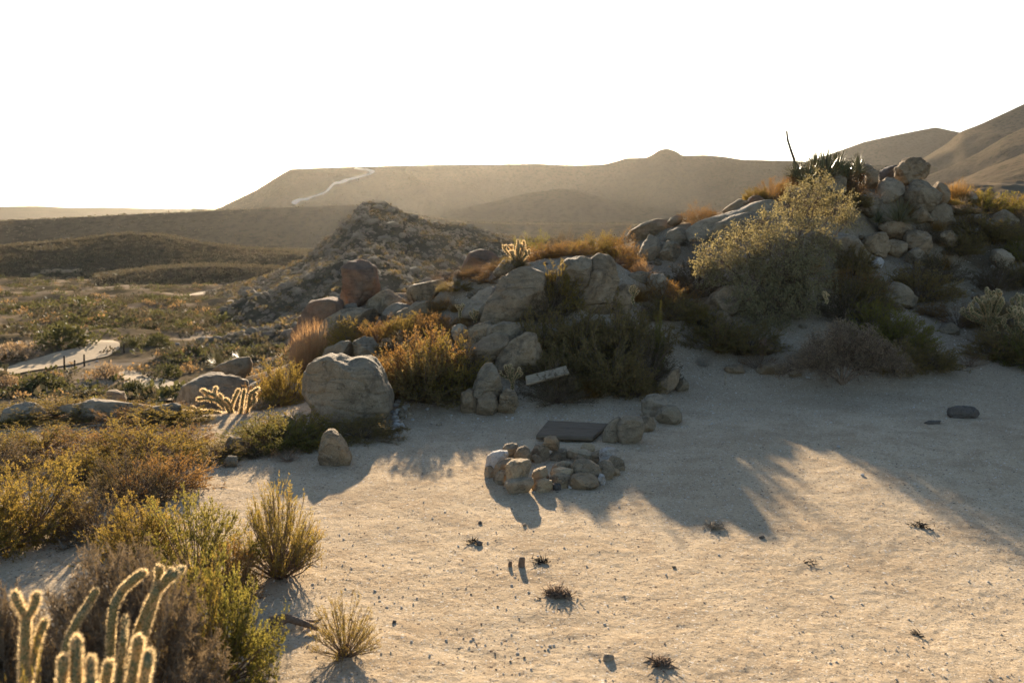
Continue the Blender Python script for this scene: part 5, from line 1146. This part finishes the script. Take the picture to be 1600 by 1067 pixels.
# driftwood piece beside the small amber shrub
m = MB(); x, y, z = hit(462, 985); m.add(*tubes(np.array([[[-.16, .02, .05], [-.06, .03, .07], [.04, 0, .05], [.14, -.02, .02]], [[-.05, .03, .06], [-.14, -.05, .03], [-.22, -.09, .01], [-.28, -.12, 0]], [[0, 0, .05], [.05, .08, .03], [.1, .12, .01], [.12, .2, 0]]]), [.035, .018, .015], [.015, .006, .005], 8))
tag(obj('dead_wood', m.mesh('dead_wood', M['bark']), loc=(x, y, z)), 'curled piece of dark dead wood left of the small amber shrub', 'dead wood')
# ---- fence posts in the valley
for px, py, hp, lab in [(101, 578, 20, 'leftmost dark wooden fence post by the valley road'), (117, 576, 12, 'short middle fence post by the valley road'), (132, 573, 17, 'right dark fence post by the valley road'), (194, 552, 14, 'dark post far behind the road fence')]:
    x, y, z = hit(px, py); h = hp * y / FPX * 1.1; w = 0.09; m = MB()
    m.add(*tubes(np.array([[[0, 0, -0.2], [0, 0, h * 0.5], [0.02, 0, h]]]), w, w * 0.8, 7)); D, F = ICO[2]; m.add(D * [w * .82, w * .82, w * .3] + [0.02, 0, h], F)
    e = obj('fence_post', m.mesh('fence_post', M['stalk']), loc=(x, y, z)); tag(e, lab, 'fence post', 'posts of the valley fence')
for px, py, w, lab in [(277, 539, 8, 'white rock beside the dark green valley bush'), (300, 541, 5, 'small white rock right of the valley bush'), (140, 570, 4, 'pale stone by the right fence post'), (152, 565, 5, 'pale stone right of the fence')]:
    loose(px, py, w, 'white', lab, 0.5, name='valley_stone')
# ------------------------------------------------------------------ valley scrub
def puff(rng, n, r, h, ls):
    d = rng.normal(size=(n, 3)); d[:, 2] = np.abs(d[:, 2]); d /= np.linalg.norm(d, axis=1)[:, None]
    k = rng.uniform(0.6, 1.05, n); p = d * np.array([r, r, h]) * k[:, None]
    D = d * 0.5 + rng.normal(0, 0.6, (n, 3)) + [0, 0, .3]; D /= np.linalg.norm(D, axis=1)[:, None]
    return leaves(p, D, ls, ls * 0.3, rng, True)
def infr(x, y, z):
    v = np.stack([x, y * cp - (z - CAMZ) * sp, y * sp + (z - CAMZ) * cp]); px = 800 + FPX * v[0] / v[1]; py = 533.5 - FPX * v[2] / v[1]; return px, py
VAR = []
for i, (mt, n, ls) in enumerate([('valley', 900, .12), ('valley_green', 1000, .12), ('valley_green', 900, .12), ('valley_gold', 600, .10), ('valley', 800, .13), ('valley_green', 800, .13), ('grey', 600, .12), ('green', 650, .11)]):
    rg = np.random.default_rng(300 + i); m = MB()
    for k in range(3):
        V, F = puff(rg, n // 3, 0.6, 0.62, ls); m.add(V + [rg.uniform(-.45, .45), rg.uniform(-.45, .45), -0.02], F)
    VAR.append(m.mesh('foliage', L[mt], False))
VST = MB(); VST.add(*tubes(np.array([[[0, 0, -.1], [.05, 0, .2], [.2, .1, .5]], [[0, 0, -.1], [-.05, .05, .2], [-.3, 0, .45]], [[0, 0, -.1], [0, -.1, .2], [0.05, -.3, .5]]]), .03, .01, 4)); VST = VST.mesh('stems', M['bark'])
VL = ['tawny valley bush on the scrub flat below the brink', 'dark valley bush on the scrub flat below the brink', 'green valley bush on the scrub flat below the brink', 'rusty valley bush on the scrub flat below the brink', 'tawny valley bush on the scrub flat below the brink', 'dark valley bush on the scrub flat below the brink', 'grey valley bush on the scrub flat below the brink', 'green valley bush on the scrub flat below the brink']
def valley_bush(x, y, s, hs, v, label=None):
    e = obj('valley_bush', None, loc=(x, y, gz(x, y))); e.scale = (s, s, hs); e.rotation_euler = (0, 0, (x * 7.3 + y) % 6.28)
    obj('foliage', VAR[v], e); obj('stems', VST, e)
    tag(e, label or VL[v], 'bush', None if label else 'bushes on the valley flat')
for px, py, w, h, v, lab in [(255, 541, 56, 17, 1, 'large dark green dome bush in the valley beyond the wash'), (210, 543, 40, 13, 2, 'green bush left of the large dome bush in the valley'), (345, 533, 26, 10, 2, 'bright green valley bush below the rocky hill'), (40, 560, 90, 22, 6, 'wide grey green bush left above the valley road'),
                             (262, 590, 44, 18, 2, 'green bush between the two arms of the sandy wash'), (205, 618, 60, 20, 1, 'dark bush beside the sandy wash above the ledge'), (235, 622, 36, 16, 5, 'small dark bush at the lower end of the wash'), (95, 540, 110, 26, 5, 'dark brushy hummock above the valley road'), (165, 592, 60, 20, 6, 'grey bush right of the fence posts'), (60, 610, 90, 20, 5, 'dark scrub patch below the valley road'),
                             (120, 628, 60, 14, 4, 'tawny bush just beyond the long ledge'), (10, 608, 60, 18, 6, 'grey bush below the valley road at the left edge')]:
    x, y, z = hit(px, py); valley_bush(x, y, w * y / FPX / 2 / 0.9, h * y / FPX / 0.62 * 1.2, v, lab)
rg = np.random.default_rng(99)
def on_road(px, py):
    for (x0, y0, x1, y1, w) in [(-20, 588, 75, 568, 9), (75, 568, 145, 552, 9), (145, 552, 172, 540, 9), (172, 540, 150, 531, 5), (190, 580, 250, 612, 9), (250, 612, 310, 588, 10), (250, 612, 262, 642, 8), (100, 560, 145, 556, 10), (290, 464, 362, 448, 3), (95, 575, 200, 575, 5)]:
        w = w * 1.35; dx, dy = x1 - x0, y1 - y0; t = np.clip(((px - x0) * dx + (py - y0) * dy) / (dx * dx + dy * dy), 0, 1)
        if np.hypot(px - x0 - t * dx, (py - y0 - t * dy) * 1.6) < w: return True
    return False
cands = []
N_ = 30000
yy = 26 * (470 / 26) ** rg.random(N_); xx = (rg.uniform(-110, 1250, N_) - 800) / FPX * yy
zz = hf(xx, yy, False); px, py = infr(xx, yy, zz)
dens = n2(xx, yy, 14, 61, 3); ok = (rg.random(N_) < 0.12 + 0.88 * smooth(-.35, .45, dens)) & ((px < 520) | (yy > 60)) & (py < 660) 
idx = [i for i in np.nonzero(ok)[0] if not on_road(px[i], py[i])]
idx.sort(key=lambda i: yy[i]); near = [i for i in idx if px[i] < 500 and px[i] > -40][:270]; ns = set(near)
for i in near: 
    s = float(np.clip(rg.lognormal(-.45, .45), .3, 1.7)) * (0.75 if yy[i] < 45 else 1.0); valley_bush(xx[i], yy[i], s, s * rg.uniform(.6, 1.0), int(rg.choice([0, 1, 2, 3, 4, 5, 6, 7], p=[.2, .16, .1, .11, .14, .12, .11, .06])))
# the rest, which nobody could count, as ground cover in three tones
rest = [i for i in idx if i not in ns]
def far_bits(rg, P, s, n, ls):
    """merge n leaf faces per clump for many clumps at once"""
    m = len(P); d = rg.normal(size=(m, n, 3)); d[..., 2] = np.abs(d[..., 2]); d /= np.linalg.norm(d, axis=2)[..., None]
    p = P[:, None] + d * s[:, None, None] * np.array([1, 1, .7]) * rg.uniform(.5, 1.05, (m, n, 1)); D = (d * .5 + rg.normal(0, .6, (m, n, 3)) + [0, 0, .3]).reshape(-1, 3); D /= np.linalg.norm(D, axis=1)[:, None]
    Wv = perp(D, rg) * (np.repeat(s, n) * ls * 0.35)[:, None]; l = (np.repeat(s, n) * ls)[:, None]; p = p.reshape(-1, 3)
    V = np.stack([p, p + D * l * .5 + Wv, p + D * l, p + D * l * .5 - Wv], 1).reshape(-1, 3); return V, np.arange(len(V)).reshape(-1, 4)
groups = {'scrub': [], 'dark': [], 'orange': []}
for i in rest: groups[rg.choice(['scrub', 'dark', 'orange'], p=[.45, .37, .18])].append(i)
for key, nm in (('scrub', 'far_scrub'), ('dark', 'far_scrub'), ('orange', 'far_dry_grass')):
    ii = np.array(groups[key]); P = np.stack([xx[ii], yy[ii], zz[ii]], 1)
    V, F = far_bits(rg, P, rg.lognormal(-.42, .4, len(ii)).clip(.25, 1.7) * (0.7 if key == 'orange' else 1), 34, .38)
    tag(obj(nm, mesh(nm, V, F, L[{'scrub': 'valley', 'dark': 'valley_green', 'orange': 'valley_gold'}[key]], False)), {'scrub': 'mass of tawny scrub spread over the distant valley flat', 'dark': 'mass of dark scrub spread over the distant valley flat', 'orange': 'mass of rusty dry grass spread over the distant valley flat'}[key], 'scrub', kind='stuff')
# scrub on the hill sheets
def on_sheet(name, n, rg, fmax=1.0):
    V, F, _ = SHEETS[name]; A = V[F[:, 0]]; B = V[F[:, 1]]; C = V[F[:, 2]]; D = V[F[:, 3]]
    ar = np.linalg.norm(np.cross(B - A, D - A), axis=1); c = (A + C) / 2; px, py = infr(c[:, 0], c[:, 1], c[:, 2]); ar = ar * ((px > -120) & (px < 1700)) / np.maximum(c[:, 1], 10) ** 1.0
    k = rg.choice(len(F), n, p=ar / ar.sum()); u, v = rg.random((2, n, 1)); return A[k] * (1 - u) * (1 - v) + B[k] * u * (1 - v) + C[k] * u * v + D[k] * (1 - u) * v
P = np.concatenate([on_sheet('scrub_hill', 9000, rg), on_sheet('scrub_terrace', 2500, rg)]); V, F = far_bits(rg, P, rg.uniform(.35, 1.1, len(P)), 12, .6)
tag(obj('hill_scrub', mesh('hill_scrub', V, F, L['valley'], False)), 'mass of low scrub covering the long low hill at left', 'scrub', kind='stuff')
P = on_sheet('plateau', 9000, rg); V, F = far_bits(rg, P, rg.uniform(.5, 1.3, len(P)), 6, .9)
tag(obj('plateau_scrub', mesh('plateau_scrub', V, F, L['valley'], False)), 'fine scrub speckling the flat apron below the mesa', 'scrub', kind='stuff')
P = on_sheet('mesa', 12000, rg); V, F = far_bits(rg, P, rg.uniform(.6, 1.5, len(P)), 5, 1.0)
tag(obj('mesa_scrub', mesh('mesa_scrub', V, F, L['valley'], False)), 'fine scrub speckling the slopes of the flat-topped mesa', 'scrub', kind='stuff')
P = on_sheet('rocky_hill', 2600, rg); V, F = far_bits(rg, P, rg.uniform(.25, .8, len(P)), 18, .5)
tag(obj('rocky_hill_scrub', mesh('rocky_hill_scrub', V, F, L['scrub'], False)), 'scrub growing between the stones of the rocky conical hill', 'scrub', kind='stuff')
# stones of the conical hill
P = on_sheet('rocky_hill', 13000, rg); D, F1 = ICO[1]; SV = []
for k in range(6): SV.append(shape_rock(D, 1, rg.uniform(.7, 1), rg.uniform(.6, .95), rg, 4, .12))
m = MB(); sz = rg.lognormal(-1.15, .42, len(P)).clip(.12, .95)
for k in range(6):
    s = np.arange(len(P)) % 6 == k; Pk = P[s]; a = rg.uniform(0, 6.28, len(Pk)); ca, sa = np.cos(a)[:, None], np.sin(a)[:, None]
    X = SV[k][:, 0][None] * ca - SV[k][:, 1][None] * sa; Y_ = SV[k][:, 0][None] * sa + SV[k][:, 1][None] * ca
    V = np.stack([X, Y_, np.broadcast_to(SV[k][:, 2], X.shape)], 2) * sz[s][:, None, None] + Pk[:, None]
    F = (F1[None] + (np.arange(len(Pk)) * len(D))[:, None, None]).reshape(-1, 3); m.add(V.reshape(-1, 3), F)
tag(obj('hill_stones', m.mesh('hill_stones', M['scree'], False)), 'countless small stones covering the rocky conical hill', 'stones', kind='stuff')
P = on_sheet('rocky_hill', 240, rg); D3, F3 = ICO[3]; BM = []
for k in range(6): BM.append(mesh('hill_boulder', shape_rock(D3, 1, rg.uniform(.7, 1), rg.uniform(.6, .95), rg, 7, .1), F3, M['scree']))
for i, p in enumerate(P):
    s = rg.uniform(.55, 1.25); o = obj('hill_boulder', BM[i % 6], loc=tuple(p)); o.scale = (s, s, s * rg.uniform(.7, 1)); o.rotation_euler = (0, 0, rg.uniform(0, 6))
    tag(o, 'brown boulder among the stones of the rocky conical hill', 'boulder', 'boulders on the rocky conical hill')
# crag at the top of the conical hill and pale outcrop on the left hill
def on_h(name, px, py):
    d = Vector(W(px, py, 100.0)) - Vector((0, 0, CAMZ)); d.normalize(); return SHEETS[name][2].ray_cast(Vector((0, 0, CAMZ)), d)[0]
for px, py, w, h in [(572, 326, 20, 16), (590, 324, 26, 16), (608, 328, 20, 14), (560, 342, 18, 18), (545, 356, 20, 16), (625, 338, 22, 14), (585, 345, 26, 18), (612, 350, 24, 16), (560, 368, 26, 18), (600, 372, 24, 16), (640, 360, 24, 14)]:
    h_ = on_h('rocky_hill', px, py + 2)
    if h_: 
        o = obj('crag', BM[px % 6], loc=h_); s = w * h_.y / FPX / 2; o.scale = (s, s, h * h_.y / FPX / 2); o.rotation_euler = (0, 0, px); tag(o, 'weathered crag rock near the top of the rocky conical hill', 'crag', 'crags crowning the rocky conical hill')
for px, py, w, h in [(55, 428, 16, 9), (72, 424, 18, 10), (90, 422, 20, 9), (106, 424, 22, 10), (122, 422, 20, 8), (135, 426, 14, 7), (30, 436, 16, 6), (80, 434, 20, 7), (112, 433, 18, 6), (160, 419, 12, 5), (15, 440, 14, 6)]:
    h_ = on_h('scrub_hill', px, py + 2)
    if h_: 
        o = obj('outcrop_rock', mesh('outcrop_rock', BM[px % 6].vertices and shape_rock(D3, 1, .8, .8, rg, 7, .12), F3, M['granite']), loc=h_); s = w * h_.y / FPX / 2; o.scale = (s, s, h * h_.y / FPX / 1.6); tag(o, 'pale outcrop rock on the side of the long low hill', 'rock', 'pale outcrop rocks on the low hill')

# ------------------------------------------------------------------ gravel on the clearing and slope
def gravel(name, mat, n, ylo, yhi, slo, shi, seed, label, dens=None, sub=1, pxr=(-60, 1660)):
    rg = np.random.default_rng(seed); y = ylo * (yhi / ylo) ** rg.random(n) ; x = (rg.uniform(pxr[0], pxr[1], n) - 800) / FPX * y
    if dens: k = rg.random(n) < dens(x, y); x, y = x[k], y[k]
    z = hf(x, y); n = len(x); s = (slo * (shi / slo) ** (rg.random(n) ** 2.2)); D, F = ICO[sub]; m = MB()
    for k in range(4):
        sel = np.arange(n) % 4 == k; Vk = shape_rock(D, 1, rg.uniform(.6, 1), rg.uniform(.45, .8), rg, 3, .1); a = rg.uniform(0, 6.28, sel.sum()); ca, sa = np.cos(a)[:, None], np.sin(a)[:, None]
        X = Vk[:, 0][None] * ca - Vk[:, 1][None] * sa; Y_ = Vk[:, 0][None] * sa + Vk[:, 1][None] * ca
        V = np.stack([X, Y_, np.broadcast_to(Vk[:, 2], X.shape)], 2) * s[sel][:, None, None]; V += np.stack([x[sel], y[sel], z[sel] + s[sel] * .25], 1)[:, None]
        m.add(V.reshape(-1, 3), (F[None] + (np.arange(sel.sum()) * len(D))[:, None, None]).reshape(-1, 3))
    tag(obj(name, m.mesh(name, M[mat], False)), label, 'gravel', kind='stuff')
M['pebw'] = plain_mat('pale_gravel', (0.42, 0.36, 0.28), (0.62, 0.57, 0.49), 3, 0.2); M['pebd'] = plain_mat('dark_gravel', (0.16, 0.12, 0.085), (0.30, 0.235, 0.165), 3, 0.2)
patch = lambda x, y: 0.25 + 0.75 * smooth(-.1, .7, n2(x, y, 1.3, 71, 3))
gravel('pale_gravel', 'pebw', 12000, 3.5, 24, .0025, .013, 1, 'pale quartz grit strewn over the sandy clearing', patch)
gravel('dark_gravel', 'pebd', 6000, 3.5, 20, .002, .011, 2, 'dark grit strewn over the sandy clearing', patch)
gravel('slope_gravel', 'pebw', 9000, 12, 24, .005, .022, 3, 'pale rubble strewn along the foot of the slope and the path', lambda x, y: np.clip(smooth(0.0, .6, n2(x, y, 1.6, 73, 3)) * .5 + .05 + 0.9 * np.exp(-((800 + x / y * FPX - 1500) / 40) ** 2) * (y > 15) + 0.5 * np.exp(-((x - (2.55 - 0.0 * y)) / .3) ** 2) * (y < 17.5), 0, 1), pxr=(600, 1640))
# dry litter on the sloping ground
rg = np.random.default_rng(12); n = 9000; y = 9.5 * (24 / 9.5) ** rg.random(n); x = (rg.uniform(-60, 1660, n) - 800) / FPX * y; z = hf(x, y); k = (z > .12) | (z < -.15) | ((x < -1.6 * y / 10 - 1.2)); k &= rg.random(n) < .2 + .8 * smooth(-.2, .5, n2(x, y, .8, 75, 3))
P = np.stack([x, y, z + .006], 1)[k]; d = rg.normal(size=P.shape); d[:, 2] = np.abs(d[:, 2]) * .3; d /= np.linalg.norm(d, axis=1)[:, None]; m = MB()
m.add(*spikes(P, P + d * rg.uniform(.03, .12, (len(P), 1)), .0022, rg)); P2 = np.repeat(P, 3, 0) + rg.normal(0, .05, (len(P) * 3, 3)) * [1, 1, .1]; d2 = rg.normal(size=P2.shape); d2[:, 2] = np.abs(d2[:, 2]) * .8; d2 /= np.linalg.norm(d2, axis=1)[:, None]
m.add(*leaves(P2, d2, .03, .003, rg)); tag(obj('plant_litter', m.mesh('plant_litter', M['bark'], False)), 'dry twig litter scattered between the shrubs on the slope', 'litter', kind='stuff')

# ------------------------------------------------------------------ air
import bmesh
bm = bmesh.new(); bmesh.ops.create_cube(bm, size=1); me = bpy.data.meshes.new('haze'); bm.to_mesh(me); bm.free()
hz = obj('haze', me, loc=(0, 0, 110)); hz.scale = (36000, 36000, 700); tag(hz, kind='stuff')
hm, nt = mat_new('haze_air'); vo = nt.nodes.new('ShaderNodeVolumePrincipled'); vo.inputs['Color'].default_value = (0.95, 0.88, 0.76, 1); vo.inputs['Density'].default_value = HAZE; vo.inputs['Anisotropy'].default_value = 0.75
oo = nt.nodes.new('ShaderNodeOutputMaterial'); nt.links.new(vo.outputs[0], oo.inputs['Volume']); me.materials.append(hm)
